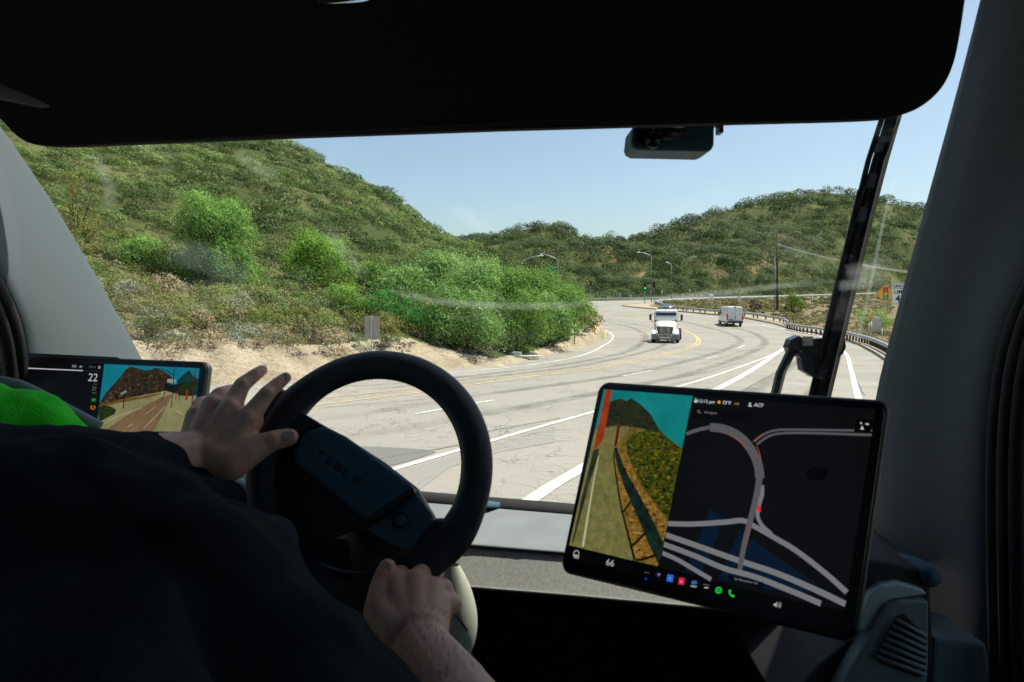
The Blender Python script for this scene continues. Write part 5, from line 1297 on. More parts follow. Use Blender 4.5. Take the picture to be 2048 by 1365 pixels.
# driver display on the left
D2 = Display((-60, 703, 1.30), (416, 722, 1.20), (-100, 870, 1.24), 'driver_display', '')
DR = disp_body(D2, [(-260, 696), (417, 722), (396, 885), (-290, 860)], .016, .012, 'driver_display', 'wide driver display showing speed 22 and a rear camera picture')
mb = MB(); mb.prism([D2.on(a, b, -.004) for a, b in [(-260, 690), (-100, 698), (0, 703), (232, 714), (245, 720), (200, 735), (-260, 720)]], -D2.n*.012); cabp(mb.build('display_hood', M['bezel'], bevel=.002), DR)
def Y(pts): return [(x/4.763, 690 + y/4.763) for x, y in pts]
D2.poly('screen', Y([(-900, 165), (990, 182), (920, 900), (-900, 800)]), scr((3, 4, 6)), DR, .0006)
for nm, pts, m_, off in [('camera_sky', [(993, 183), (1900, 224), (1840, 830), (915, 820)], scr((12, 112, 134), (16, 126, 148), 20), .0010),
 ('camera_hill', [(945, 560), (1000, 470), (1050, 410), (1090, 370), (1150, 300), (1200, 232), (1250, 206), (1300, 222), (1380, 245), (1430, 240), (1475, 220), (1560, 250), (1640, 310), (1600, 440), (1300, 500), (950, 590)], scr((26, 24, 15), (66, 50, 30), 260), .0013),
 ('camera_far_hill', [(1690, 340), (1740, 290), (1800, 240), (1840, 300), (1895, 330), (1880, 480), (1690, 470)], scr((14, 44, 44), (20, 58, 54), 60), .0012),
 ('camera_ground', [(960, 575), (1150, 520), (1580, 440), (1700, 470), (1870, 490), (1840, 830), (915, 820)], scr((128, 126, 84), (150, 144, 100), 40), .0015),
 ('camera_verge', [(965, 570), (1150, 520), (1400, 485), (1560, 455), (1560, 462), (1380, 510), (1150, 550), (970, 590)], scr((98, 62, 28), (120, 84, 44), 60), .0016),
 ('camera_road', [(1500, 520), (1600, 480), (1640, 480), (1560, 640), (1460, 830), (980, 830), (1180, 690), (1380, 580)], scr((112, 88, 60), (136, 110, 80), 30), .0018),
 ('camera_bush', [(940, 740), (935, 600), (990, 570), (1060, 590), (1110, 620), (1090, 660), (1010, 700)], scr((18, 30, 10), (44, 56, 20), 160), .0018),
 ('camera_bridge', [(1555, 365), (1660, 380), (1870, 350), (1870, 378), (1740, 400), (1690, 470), (1580, 440), (1570, 390)], scr((12, 16, 16), (24, 26, 24), 60), .0018),
 ('camera_trees', [(1700, 400), (1760, 370), (1850, 360), (1845, 490), (1700, 485)], scr((16, 34, 12), (34, 54, 18), 160), .0019),
 ('camera_board', [(1595, 325), (1675, 330), (1672, 365), (1592, 360)], scr((150, 152, 148)), .0021)]:
    D2.poly(nm, Y(pts), m_, DR, off)
hp = [(945, 560), (1000, 470), (1050, 410), (1090, 370), (1150, 300), (1200, 232), (1250, 206), (1300, 222), (1380, 245), (1430, 240), (1475, 220), (1560, 250), (1640, 310), (1600, 440), (1300, 500), (950, 590)]
dabs(D2, Y, hp, 420, (7, 24), ((24, 20, 12), (60, 46, 28), (92, 68, 42), (40, 38, 20), (34, 28, 18)), .00135, 'camera_rocks', DR)
dabs(D2, Y, [(940, 740), (935, 600), (990, 570), (1060, 590), (1110, 620), (1090, 660), (1010, 700)], 60, (6, 18), ((12, 22, 8), (40, 52, 18), (60, 66, 24)), .00185, 'camera_scrub', DR)
def l2(name, items, m_):
    mb = MB()
    for pts, w in items: D2.line(mb, Y(pts), w, .0024)
    cabp(mb.build(name, m_), DR)
l2('camera_pole', [([(1660, 222), (1648, 420), (1632, 600)], 1.8), ([(1500, 222), (1580, 245), (1655, 290)], 1.5), ([(1495, 220), (1492, 280)], 1.5), ([(1712, 440), (1705, 520)], 1.3), ([(1182, 480), (1176, 610)], 2.2)], scr((22, 26, 26)))
l2('camera_lines', [([(1570, 590), (1365, 800)], 1.2), ([(1265, 750), (1215, 785)], 1.2), ([(1480, 590), (1385, 662)], 1), ([(1670, 625), (1745, 665)], 1.2), ([(925, 790), (1100, 690), (1350, 600)], 1.2)], scr((186, 180, 156)))
l2('camera_marker', [([(1782, 430), (1776, 530)], 4.5), ([(1682, 450), (1672, 520)], 2.5)], scr((160, 26, 40)))
l2('camera_red_strip', [([(1862, 224), (1845, 400), (1825, 602)], 2.5)], scr((92, 22, 20)))
l2('camera_truck', [([(1548, 445), (1545, 500)], 4)], scr((170, 172, 170))); l2('camera_truck_side', [([(1567, 450), (1540, 520)], 3)], scr((24, 24, 24)))
l2('camera_bracket', [([(1150, 470), (1205, 440)], 5)], scr((130, 134, 130)))
l2('power_bar', [([(235, 222), (790, 246)], 1.9)], scr((205, 207, 210))); l2('power_bar_track', [([(-300, 205), (235, 219)], .8), ([(790, 248), (950, 254)], .5)], scr((60, 62, 64)))
for t_, x, y, h, m_, b in (('38%', 706, 206, 5.2, scr((165, 167, 170)), .05), ('P R N', 880, 213, 4.6, scr((110, 112, 115)), .02), ('D', 946, 217, 5.2, scr((220, 222, 224)), .1), ('22', 885, 315, 17, scr((195, 198, 202)), .0), ('MPH', 910, 378, 3.4, scr((80, 82, 85)), 0), ('21', 900, 418, 8.2, scr((120, 122, 126)), 0), ('MAX', 900, 460, 3.6, scr((100, 102, 105)), 0)):
    q = Y([(x, y)])[0]; D2.text(t_, q[0], q[1], h, m_, DR, .0024, bold=b)
l2('battery_icon', [([(757, 208), (782, 209)], 4)], scr((140, 142, 145)))
l2('headlight_icon', [([(893, 512), (914, 524), (893, 540), (888, 526), (893, 512)], 1.3), ([(872, 516), (886, 517)], 1), ([(871, 525), (885, 526)], 1), ([(870, 534), (884, 535)], 1)], scr((20, 190, 30)))
l2('tyre_icon', [([(874, 578), (866, 596), (874, 612), (898, 612), (906, 596), (900, 578)], 1.3), ([(886, 585), (886, 600)], 1.2)], scr((236, 130, 20)))
D2.poly('road_preview', Y([(390, 350), (490, 350), (520, 430), (380, 430)]), scr((8, 9, 13)), DR, .001)

# ------------------------------------------------------------------ steering wheel
WC = P(764, 951, .95); WN = Vector((-.08, -.90, .42)).normalized()
def WP(px, py, off=0.0):
    r = Vector(((px-CX)/F, 1, -(py-HY)/F)); e = Vector((0, 0, EYE)); q = WC + WN*off
    return e + r*((q - e).dot(WN)/r.dot(WN))
RC = [(764, 740), (660, 752), (590, 790), (549, 850), (531, 930), (545, 1020), (590, 1100), (660, 1152), (740, 1168), (820, 1150), (890, 1098), (935, 1030), (957, 950), (950, 870), (915, 805), (850, 757)]
n_ = 96; cl = []; rad_ = []
U = Vector((1, 0, 0)); U = (U - WN*U.dot(WN)).normalized(); Vv = WN.cross(U) * (1 if WN.cross(U).z > 0 else -1)
# circle fitted through four outline points of the photograph's rim
def circ(R, a, off=0): return WC2 + (U*math.cos(a) + Vv*math.sin(a))*R + WN*off
ctrl = [WP(*q) for q in [(742, 737), (958, 955), (735, 1166), (545, 860), (905, 795), (905, 1085)]]
A_ = np.array([[2*(q - WC).dot(U), 2*(q - WC).dot(Vv), 1] for q in ctrl]); b_ = np.array([((q - WC).dot(U))**2 + ((q - WC).dot(Vv))**2 for q in ctrl])
s_ = np.linalg.lstsq(A_, b_, rcond=None)[0]; WC2 = WC + U*float(s_[0]) + Vv*float(s_[1]); WR = float(math.sqrt(s_[2] + s_[0]**2 + s_[1]**2))
print('wheel radius', WR, 'offset', s_)
rows = []
TH = math.radians(-35)      # how far the wheel is turned
def sup(a, fat): return fat
for i in range(n_):
    a = 2*math.pi*i/n_; rel = (a - TH + math.pi) % (2*math.pi) - math.pi
    fat = .0225
    # thumb grips beside the spokes
    for g in (0, math.pi, -math.pi): fat += .004*math.exp(-((rel - g)/.22)**2)
    rr_ = WR
    ring = []
    for j in range(20):
        q = 2*math.pi*j/20; dr = math.cos(q)*fat*.95; dn = math.sin(q)*fat*.82
        ring.append(circ(rr_ + dr, a, dn))
    rows.append(ring)
mb = MB(); k_ = len(rows); vs = [p for r in rows for p in r]; fs = []
for i in range(k_):
    for j in range(20): fs.append((i*20 + j, ((i+1) % k_)*20 + j, ((i+1) % k_)*20 + (j+1) % 20, i*20 + (j+1) % 20))
mb.add(vs, fs, True); SWo = mb.build('steering_wheel', M['leather']); fixn(SWo); cabp(SWo)
SWo['label'] = 'black leather steering wheel turned to the right'
mb = MB(); mb.tube([circ(WR - .0218, 2*math.pi*i/220, 0) + WN*(.0016*(i % 2)) for i in range(220)], .0011, 5, closed=True); cabp(mb.build('stitching', M['leather']), SWo)
def wplate(name, pix, off, th, m_, bev=.004, parent=None):
    mb = MB(); mb.prism([WP(a, b, off) for a, b in pix], -WN*th); o = mb.build(name, m_, bevel=bev); fixn(o); return cabp(o, parent or SWo)
wplate('hub', [(560, 812), (600, 822), (640, 846), (700, 880), (770, 925), (830, 972), (868, 1035), (812, 1108), (775, 1090), (738, 1066), (700, 1055), (640, 1080), (590, 1110), (555, 1080), (533, 1010), (530, 960), (520, 945), (506, 926), (520, 880)], .004, .035, M['hub_black'], .006)
pad = wplate('hub_pad', [(600, 873), (616, 860), (640, 853), (656, 855), (690, 872), (730, 900), (775, 933), (820, 966), (826, 975), (800, 992), (765, 1014), (735, 1035), (722, 1034), (690, 1008), (650, 975), (610, 942), (588, 925), (585, 905)], .022, .03, M['hub'], .007)
wplate('hub_edge', [(826, 972), (829, 984), (790, 1015), (745, 1042), (726, 1040), (716, 1030), (735, 1033), (765, 1014)], .019, .028, M['hub_black'], .003)
sp = wplate('spoke_panel', [(828, 982), (846, 1004), (866, 1031), (846, 1066), (815, 1104), (786, 1092), (757, 1074), (728, 1058), (760, 1040), (800, 1012)], .010, .02, M['hub'], .004)
wplate('spoke_panel', [(552, 812), (580, 816), (612, 830), (640, 846), (618, 862), (596, 880), (560, 882), (526, 868), (534, 836)], .010, .02, M['hub_black'], .004)
# leather flares where the spokes meet the rim
wplate('spoke_flare', [(868, 1032), (890, 1036), (915, 1025), (930, 1060), (895, 1110), (850, 1140), (800, 1146), (812, 1112), (842, 1072)], .012, .028, M['leather'], .009)
wplate('spoke_flare', [(560, 770), (575, 790), (565, 806), (552, 818), (532, 845), (520, 880), (500, 870), (520, 800)], .012, .028, M['leather'], .009)
q = WP(800, 1041, .012)
def wdisc(name, px, py, r, off, m_, dome=.3, ry=None):
    Mx = Matrix((U, Vv, WN)).transposed(); c = WP(px, py, off)
    return cabp(MB().ell(c, (r, ry or r, r*dome), 20, 10, Mx).build(name, m_), SWo)
wdisc('scroll_ring', 800, 1041, .0115, .010, M['black'], .25); wdisc('scroll_knob', 801, 1040, .0078, .013, M['hub'], .6)
wdisc('scroll_ring', 552, 860, .0115, .010, M['black'], .25); wdisc('scroll_knob', 553, 860, .0078, .013, M['hub'], .6)
def wtext(t, px, py, h, m_, off, ang, bold=0, sx=1):
    c = WP(px, py, off); k = c.y/F; x = U*math.cos(ang) + Vv*math.sin(ang); y = WN.cross(x)
    if y.dot(-U*math.sin(ang) + Vv*math.cos(ang)) < 0: y = -y
    M4 = Matrix(((x.x, y.x, WN.x, c.x), (x.y, y.y, WN.y, c.y), (x.z, y.z, WN.z, c.z), (0, 0, 0, 1)))
    return cabp(text_mesh(t, h*k*1.35, m_, None, M4, 'lettering', bold=bold*k, sx=sx), SWo)
# wordmark in thin strokes: each letter drawn as bars
ltr = {'T': [((-.5, .5), (.5, .5)), ((0, .3), (0, -.5))], 'E': [((-.5, .5), (.5, .5)), ((-.5, 0), (.5, 0)), ((-.5, -.5), (.5, -.5))],
       'S': [((.5, .5), (-.5, .5)), ((-.5, .5), (-.5, 0)), ((-.5, 0), (.5, 0)), ((.5, 0), (.5, -.5)), ((.5, -.5), (-.5, -.5))], 'L': [((-.5, .5), (-.5, -.5)), ((-.5, -.5), (.5, -.5))],
       'A': [((-.5, .5), (.5, .5)), ((-.5, .1), (.5, .1)), ((-.5, .1), (-.5, -.5)), ((.5, .1), (.5, -.5))]}
mb = MB(); p0, p1 = WP(640, 909, .0232), WP(713, 960, .0232); ax = (p1 - p0).normalized(); ay = WN.cross(ax)
if ay.z < 0: ay = -ay
for i, ch in enumerate('TESLA'):
    c = p0.lerp(p1, i/4); s1, s2 = .0042, .0042
    for (a, b), (a2, b2) in ltr[ch]:
        A, B = c + ax*a*s1*2 + ay*b*s2*2, c + ax*a2*s1*2 + ay*b2*s2*2
        t = (B - A).normalized(); q = WN.cross(t)*.0009; A -= t*.0009; B += t*.0009
        mb.add([A - q, B - q, B + q, A + q], [(0, 1, 2, 3)], False)
cabp(mb.build('lettering', mat('black_lettering', (.001, .001, .001), .3)), pad)
M['icon'] = mat('printed_icon', (.10, .16, .15), .6)
mb = MB()
for pix in ([(820, 1052), (836, 1062)],): 
    a, b = WP(*pix[0], .0105), WP(*pix[1], .0105); mb.tube([a, b], .0011, 6)
cabp(mb.build('button_ridge', M['hub']), sp)
mb = MB()
for px, py in ((808, 1005), (818, 1073), (842, 1040), (598, 858), (540, 828)):
    c = WP(px, py, .0105); mb.tube([c + (U*math.cos(q) + Vv*math.sin(q))*.0022 for q in np.linspace(0, 5.2, 10)], .0004, 4)
cabp(mb.build('button_icons', M['icon']), SWo)
# column, shroud, stalks
mb = MB(); mb.tube([WC2 - WN*.03 + Vector((-.01, 0, -.04)), WC2 - WN*.10 + Vector((0, 0, -.09)), WC2 - WN*.24 + Vector((0, 0, -.19)), WC2 - WN*.42 + Vector((0, 0, -.33))], [.04, .055, .08, .10], 24); cabp(mb.build('steering_column', M['hub_black']))
mb = MB()
for (pix, d_, r_) in (([(470, 962), (500, 974), (545, 990)], 1.04, [.012, .014, .013]),): mb.tube([P(a, b, d_) for a, b in pix], r_, 12, flat=.45)
st = mb.build('stalk', mat('teal_grey_stalk', (.10, .13, .145), .45)); cabp(st)
mb = MB(); mb.tube([P(905, 1028, 1.06), P(945, 1024, 1.05), P(975, 1014, 1.04), P(996, 1012, 1.03)], [.008, .011, .014, .008], 12, flat=.6); cabp(mb.build('stalk', M['hub']))
mb = MB(); rows = []
for a, b, r_ in ((905, 1130, .010), (912, 1170, .022), (916, 1225, .030), (914, 1275, .031), (905, 1330, .02), (900, 1370, .01)):
    c = P(a, b, 1.0); rows.append([c + Vector((math.cos(q)*r_, math.sin(q)*r_*.8, 0)) for q in np.linspace(0, 2*math.pi, 19)[:-1]])
mb.grid(rows, closed=True); ct = mb.build('column_trim', M['beige']); cabp(ct)
s = ct.modifiers.new('s', 'SUBSURF'); s.levels = s.render_levels = 2
mb = MB(); mb.tube([P(895, 1222, .965), P(915, 1234, .966), (P(935, 1262, .972))], .0016, 6); cabp(mb.build('trim_seam', M['black']), ct)
# stalk glyph
mb = MB()
for x in (483, 495, 506): mb.tube([P(x, 959 + (x-483)*.28, 1.022), P(x + 6, 961 + (x-483)*.28, 1.022)], .0008, 4)
cabp(mb.build('stalk_symbol', M['sign_white']), st)
# black shroud extended upward so the opening below the wheel reads dark
mb = MB(); mb.hexa([P(-400, 1500, 1.15), P(880, 1500, 1.08), P(880, 1500, 1.3), P(-400, 1500, 1.5), P(-400, 1000, 1.22), P(858, 1062, 1.14), P(858, 1050, 1.34), P(-400, 950, 1.6)]); cabp(mb.build('shade_shroud', M['black_low'], bevel=.02))

# ------------------------------------------------------------------ the driver
M['skin'] = bpy.data.materials.new('skin'); M['skin'].use_nodes = True
nt = M['skin'].node_tree; b = nt.nodes['Principled BSDF']; tc = nt.nodes.new('ShaderNodeTexCoord')
c = mixc(nt, maprange(nt, noise(nt, 25, 4, .6, tc.outputs['Object']), .35, .65), (.60, .31, .225), (.72, .43, .33))
c = mixc(nt, maprange(nt, noise(nt, 260, 3, .6, tc.outputs['Object']), .4, .7, 0, .35), c, (.45, .22, .17))
nt.links.new(c, b.inputs['Base Color']); b.inputs['Roughness'].default_value = .5; b.inputs['Subsurface Weight'].default_value = .12; b.inputs['Subsurface Radius'].default_value = (.01, .004, .002); b.inputs['Subsurface Scale'].default_value = .3
bumpn(nt, b, noise(nt, 420, 6, .65, tc.outputs['Object']), .45, .0012)
M['nail'] = mat('fingernail', (.62, .40, .34), .3)
M['shirt'] = mat('black_shirt', (.011, .017, .021), .95, var=.5, vscale=9, bump=.5, bscale=500, spec=.1)
M['vest'] = mat('green_safety_vest', (.04, .80, .02), .8, bump=.4, bscale=400, spec=.2)
M['vest_edge'] = mat('grey_vest_edge', (.16, .20, .20), .7)
M['hair'] = mat('dark_hair', (.015, .01, .008), .8)
def cone(mb, a, b, ra, rb, n=18, fa=1.0):
    """rounded cone between two points"""
    a, b = Vector(a), Vector(b); L = (b - a).length; t = (b - a).normalized() if L > 1e-6 else Vector((0, 0, 1))
    pts, rs = [], []
    for k in range(6): q = math.pi/2*(1 - k/5); pts.append(a - t*ra*math.sin(q)); rs.append(max(ra*math.cos(q), ra*.04))
    for k in range(1, 6): q = math.pi/2*k/5; pts.append(b + t*rb*math.sin(q)); rs.append(max(rb*math.cos(q), rb*.04))
    mb.tube(pts, rs, n, flat=fa)
def chain(mb, pts, rs, n=18, fa=1.0):
    for i in range(len(pts) - 1): cone(mb, pts[i], pts[i+1], rs[i], rs[i+1], n, fa)
def remesh(mb, name, m_, vox, smooth, parent, it=2, sub=False):
    o = mb.build(name + '_raw', m_); r = o.modifiers.new('r', 'REMESH'); r.mode = 'VOXEL'; r.voxel_size = vox; r.use_smooth_shade = True
    s = o.modifiers.new('s', 'SMOOTH'); s.factor = .5; s.iterations = smooth
    dg = bpy.context.evaluated_depsgraph_get(); me = bpy.data.meshes.new_from_object(o.evaluated_get(dg)); bpy.data.objects.remove(o)
    me.name = name; me.materials.clear(); me.materials.append(m_)
    me.polygons.foreach_set('use_smooth', [True]*len(me.polygons))
    o = bpy.data.objects.new(name, me); COL.objects.link(o)
    if parent is not None: o.parent = parent; o.matrix_parent_inverse = Matrix.Translation(-Vector(parent.location))
    return o
PR = Vector((-.42, .35, 1.55))
PS = empty('person', PR, 0, 'driver in black shirt and green safety vest steering with both hands', 'person')
bd = MB()
# left hand lying over the upper left of the rim
elbL = P(40, 1010, .74)
wrL = WP(392, 912, .055)
chain(bd, [elbL, P(250, 940, .86), wrL], [.052, .045, .034])
kn = {'index': WP(496, 838, .052), 'middle': WP(460, 818, .050), 'ring': WP(425, 812, .044), 'pinky': WP(392, 832, .034)}
st_ = {'index': WP(440, 908, .052), 'middle': WP(420, 900, .054), 'ring': WP(402, 895, .052), 'pinky': WP(386, 893, .045)}
for k2, r1, r2 in (('index', .023, .0165), ('middle', .024, .0165), ('ring', .023, .0160), ('pinky', .021, .0145)):
    cone(bd, wrL.lerp(st_[k2], .6), st_[k2], .030, r1); cone(bd, st_[k2], kn[k2], r1, r2)
    cone(bd, kn[k2] - WN*.012, st_[k2] - WN*.012, r2, r1)
chain(bd, [kn['index'], WP(534, 788, .047), WP(556, 768, .038), WP(571, 756, .030)], [.0155, .0118, .0102, .0088])
chain(bd, [kn['middle'], WP(484, 771, .044), WP(508, 752, .036), WP(524, 741, .026)], [.0155, .0120, .0102, .0086])
chain(bd, [kn['ring'], WP(438, 791, .036), WP(462, 782, .012), WP(480, 784, -.008)], [.0150, .0118, .0102, .0088])
chain(bd, [kn['pinky'], WP(400, 808, .020), WP(424, 800, .0), WP(444, 806, -.014)], [.0135, .0102, .009, .008])
chain(bd, [wrL.lerp(st_['index'], .5), WP(462, 922, .050), WP(500, 903, .046), WP(545, 882, .038), WP(572, 876, .032), WP(580, 875, .031)], [.030, .027, .0205, .0142, .0136, .0118])
cone(bd, WP(475, 880, .046), WP(505, 880, .040), .018, .012)      # web of the thumb
for p_, r_ in ((WP(496, 836, .056), .0145), (WP(460, 815, .055), .0145), (WP(425, 809, .049), .014), (WP(534, 788, .050), .0115), (WP(484, 771, .047), .0115), (WP(545, 882, .041), .0140)): bd.ell(p_, (r_, r_, r_), 14, 10)
# right hand closed round the bottom of the rim
WPr = lambda a, b, o_: WP(a, b, o_)
wrR = WPr(838, 1292, .075)
chain(bd, [P(1010, 1560, .60), P(905, 1400, .70), wrR], [.050, .043, .033])
knR = [WPr(795, 1172, .045), WPr(832, 1168, .046), WPr(862, 1182, .044), WPr(876, 1208, .044)]
for i, (q, r_) in enumerate(zip(knR, (.0185, .0185, .0175, .0165))):
    b0 = wrR.lerp(q, .25) + Vector((0, 0, 0)); cone(bd, wrR, b0, .031, .030); cone(bd, b0, q, .029, r_); cone(bd, b0 - WN*.016, q - WN*.012, .027, r_)
for i, (q, (x1, y1), (x2, y2)) in enumerate(zip(knR, ((800, 1152), (842, 1150), (884, 1180), (902, 1207)), ((790, 1165), (835, 1160), (880, 1190), (890, 1225)))):
    chain(bd, [q, WPr(x1, y1, .020 if i < 2 else .028), WPr(x1 + (4 if i > 1 else 0), y1 + 4, -.006), WPr(x2, y2, -.026)], [r_ for r_ in ((.0165, .0135, .0125, .011), (.0165, .0135, .0125, .011), (.0165, .0145, .0130, .011), (.0155, .0135, .012, .010))[i]])
chain(bd, [wrR.lerp(knR[0], .2) + Vector((-.014, 0, 0)), WPr(762, 1222, .055), WPr(764, 1180, .048), WPr(772, 1150, .043), WPr(775, 1137, .041)], [.027, .0215, .0165, .0142, .0118])
# the rest of the body (mostly inside the clothes)
sL, sR = Vector((-.64, .50, 2.62)), Vector((-.22, .30, 2.66))
hd = Vector((-.47, .36, 3.02))
chain(bd, [sL, elbL], [.06, .05]); chain(bd, [sR, P(640, 1640, .52), P(1010, 1560, .60)], [.065, .055, .050])
cone(bd, (-.43, .33, 2.62), hd + Vector((0, 0, -.10)), .065, .06)
bd.ell(hd, (.078, .098, .118), 24, 18); bd.ell(hd + Vector((.0, .055, -.055)), (.055, .055, .055), 18, 12)
bd.ell(hd + Vector((.0, .108, -.015)), (.014, .02, .022), 12, 8)          # nose
bd.ell(hd + Vector((.0, .098, -.060)), (.026, .012, .010), 12, 8)         # lips
for s in (-1, 1):
    bd.ell(hd + Vector((s*.078, 0, -.01)), (.012, .02, .032), 12, 8)
    bd.ell(hd + Vector((s*.03, .088, .022)), (.018, .012, .008), 12, 8)
cone(bd, (-.43, .36, 2.5), (-.43, .34, 2.1), .13, .14)
for s in (-1, 1): chain(bd, [(-.43 + s*.1, .34, 1.98), (-.42 + s*.16, .78, 2.02), (-.40 + s*.15, .92, 1.66)], [.085, .065, .05]); chain(bd, [(-.40 + s*.15, .92, 1.62), (-.40 + s*.15, 1.06, 1.58)], [.045, .035])
body = remesh(bd, 'body', M['skin'], .0026, 6, PS)
for nm, p_, d1, rr_ in (('fingernail', WP(578, 872, .0445), None, (.0095, .0080, .0022)), ('fingernail', WP(571, 754, .0385), None, (.0052, .0062, .0020)), ('fingernail', WPr(774, 1134, .0525), None, (.0075, .0070, .0022))):
    o = MB().ell(p_, rr_, 14, 8, Matrix((U, Vv, WN)).transposed()).build(nm, M['nail'], PS); o.matrix_parent_inverse = Matrix.Translation(-PR)
eb = MB(); 
for s in (-1, 1): eb.ell(hd + Vector((s*.03, .088, .010)), (.011, .011, .009), 14, 10)
o = eb.build('eyes', M['sign_white'], PS); o.matrix_parent_inverse = Matrix.Translation(-PR)
hb = MB(); hb.ell(hd + Vector((0, -.018, .03)), (.088, .098, .102), 24, 16); cone(hb, hd + Vector((0, -.05, -.03)), hd + Vector((0, -.045, -.07)), .065, .055)
remesh(hb, 'hair', M['hair'], .006, 3, PS)
# shirt
sb = MB()
cone(sb, (-.43, .34, 2.46), (-.43, .34, 2.05), .20, .20)
cone(sb, sL + Vector((.03, 0, -.06)), sR + Vector((-.03, 0, -.06)), .115, .125)
# left sleeve: reaches forward past the lower edge of the driver display
chain(sb, [sL, P(-120, 985, .66), P(60, 975, .74), P(200, 965, .82), P(318, 935, .90)], [.095, .075, .071, .066, .046])
chain(sb, [P(200, 975, .80), P(330, 945, .90), P(388, 948, .91)], [.066, .050, .028])
chain(sb, [P(180, 1060, .72), P(330, 1020, .82), P(420, 1010, .86)], [.085, .055, .040])
# right sleeve: the dark mass in the foreground
chain(sb, [sR, P(60, 1130, .56), P(330, 1220, .56), P(560, 1400, .56), P(700, 1560, .56)], [.11, .105, .098, .092, .085])
chain(sb, [P(330, 1130, .62), P(450, 1150, .60), P(560, 1270, .58), P(690, 1400, .57), P(760, 1500, .57)], [.060, .056, .055, .050, .052])
cone(sb, P(430, 1060, .68), P(520, 1100, .64), .030, .030)
shirt = remesh(sb, 'shirt', M['shirt'], .0055, 5, PS)
tex = bpy.data.textures.new('folds', 'CLOUDS'); tex.noise_scale = .09; tex.noise_depth = 1
dm = shirt.modifiers.new('folds', 'DISPLACE'); dm.texture = tex; dm.strength = .03; dm.mid_level = .5; dm.texture_coords = 'LOCAL'
vb = MB(); chain(vb, [P(-160, 895, .80), P(-40, 860, .82), P(60, 868, .84), P(150, 898, .86)], [.064, .058, .048, .030])
vest = remesh(vb, 'safety_vest', M['vest'], .005, 5, PS)
tex2 = bpy.data.textures.new('vest_folds', 'CLOUDS'); tex2.noise_scale = .06
dm = vest.modifiers.new('folds', 'DISPLACE'); dm.texture = tex2; dm.strength = .02; dm.mid_level = .5; dm.texture_coords = 'LOCAL'
vb = MB(); vb.tube(dense([P(-160, 765, .86), P(0, 776, .86), P(60, 790, .87), P(120, 822, .88), P(186, 858, .89)], .02), [.009]*200, 10) if False else vb.tube(dense([P(-160, 764, .86), P(0, 770, .86), P(60, 788, .87), P(120, 820, .88), P(196, 860, .89)], .4), .011, 10)
o = vb.build('vest_edge', M['vest_edge'], PS); o.matrix_parent_inverse = Matrix.Translation(-PR)

# pale translucent ribbons painted as reflection streaks on the windshield
sm = bpy.data.materials.new('glass_reflection'); sm.use_nodes = True; nt = sm.node_tree; nt.nodes.remove(nt.nodes['Principled BSDF'])
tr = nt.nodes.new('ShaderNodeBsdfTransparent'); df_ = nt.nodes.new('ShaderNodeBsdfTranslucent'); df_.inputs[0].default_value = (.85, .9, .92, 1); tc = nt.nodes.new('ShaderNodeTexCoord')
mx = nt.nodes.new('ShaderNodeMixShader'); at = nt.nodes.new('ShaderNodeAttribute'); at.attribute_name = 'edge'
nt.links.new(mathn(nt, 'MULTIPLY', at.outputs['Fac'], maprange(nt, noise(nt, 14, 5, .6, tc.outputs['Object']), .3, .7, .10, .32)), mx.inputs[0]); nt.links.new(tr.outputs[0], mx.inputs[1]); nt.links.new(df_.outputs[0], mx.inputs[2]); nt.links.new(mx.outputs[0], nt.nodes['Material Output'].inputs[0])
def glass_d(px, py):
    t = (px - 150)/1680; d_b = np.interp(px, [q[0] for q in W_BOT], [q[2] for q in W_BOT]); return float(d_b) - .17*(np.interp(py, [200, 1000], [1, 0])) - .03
def reflection_streak(pix, w, k=.45):
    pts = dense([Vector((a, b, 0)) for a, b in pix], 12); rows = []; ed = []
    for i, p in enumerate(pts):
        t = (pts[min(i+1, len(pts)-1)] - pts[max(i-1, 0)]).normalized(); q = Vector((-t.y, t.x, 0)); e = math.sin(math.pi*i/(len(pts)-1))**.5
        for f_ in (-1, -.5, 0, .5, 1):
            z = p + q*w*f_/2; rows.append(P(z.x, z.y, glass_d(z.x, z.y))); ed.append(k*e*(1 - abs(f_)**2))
    n = len(pts); mb = MB(); mb.grid([rows[i*5:(i+1)*5] for i in range(n)]); o = mb.build('reflection_streak', sm); a = o.data.attributes.new('edge', 'FLOAT', 'POINT'); a.data.foreach_set('value', ed)
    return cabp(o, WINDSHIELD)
reflection_streak([(780, 582), (860, 600), (960, 610), (1080, 613), (1190, 608)], 17)
reflection_streak([(1220, 604), (1400, 590), (1550, 574), (1660, 564)], 14)
reflection_streak([(1670, 574), (1730, 566), (1782, 556)], 26); reflection_streak([(1690, 548), (1740, 538), (1790, 520)], 40)
reflection_streak([(1705, 720), (1735, 600), (1770, 430), (1800, 330)], 9)
reflection_streak([(905, 412), (940, 440), (985, 470)], 36, .35); reflection_streak([(470, 300), (520, 340), (560, 350)], 36, .25); reflection_streak([(330, 500), (420, 520), (500, 560)], 70, .22); reflection_streak([(180, 300), (215, 360), (225, 420)], 30, .3); reflection_streak([(640, 440), (700, 520), (740, 560)], 36, .2)

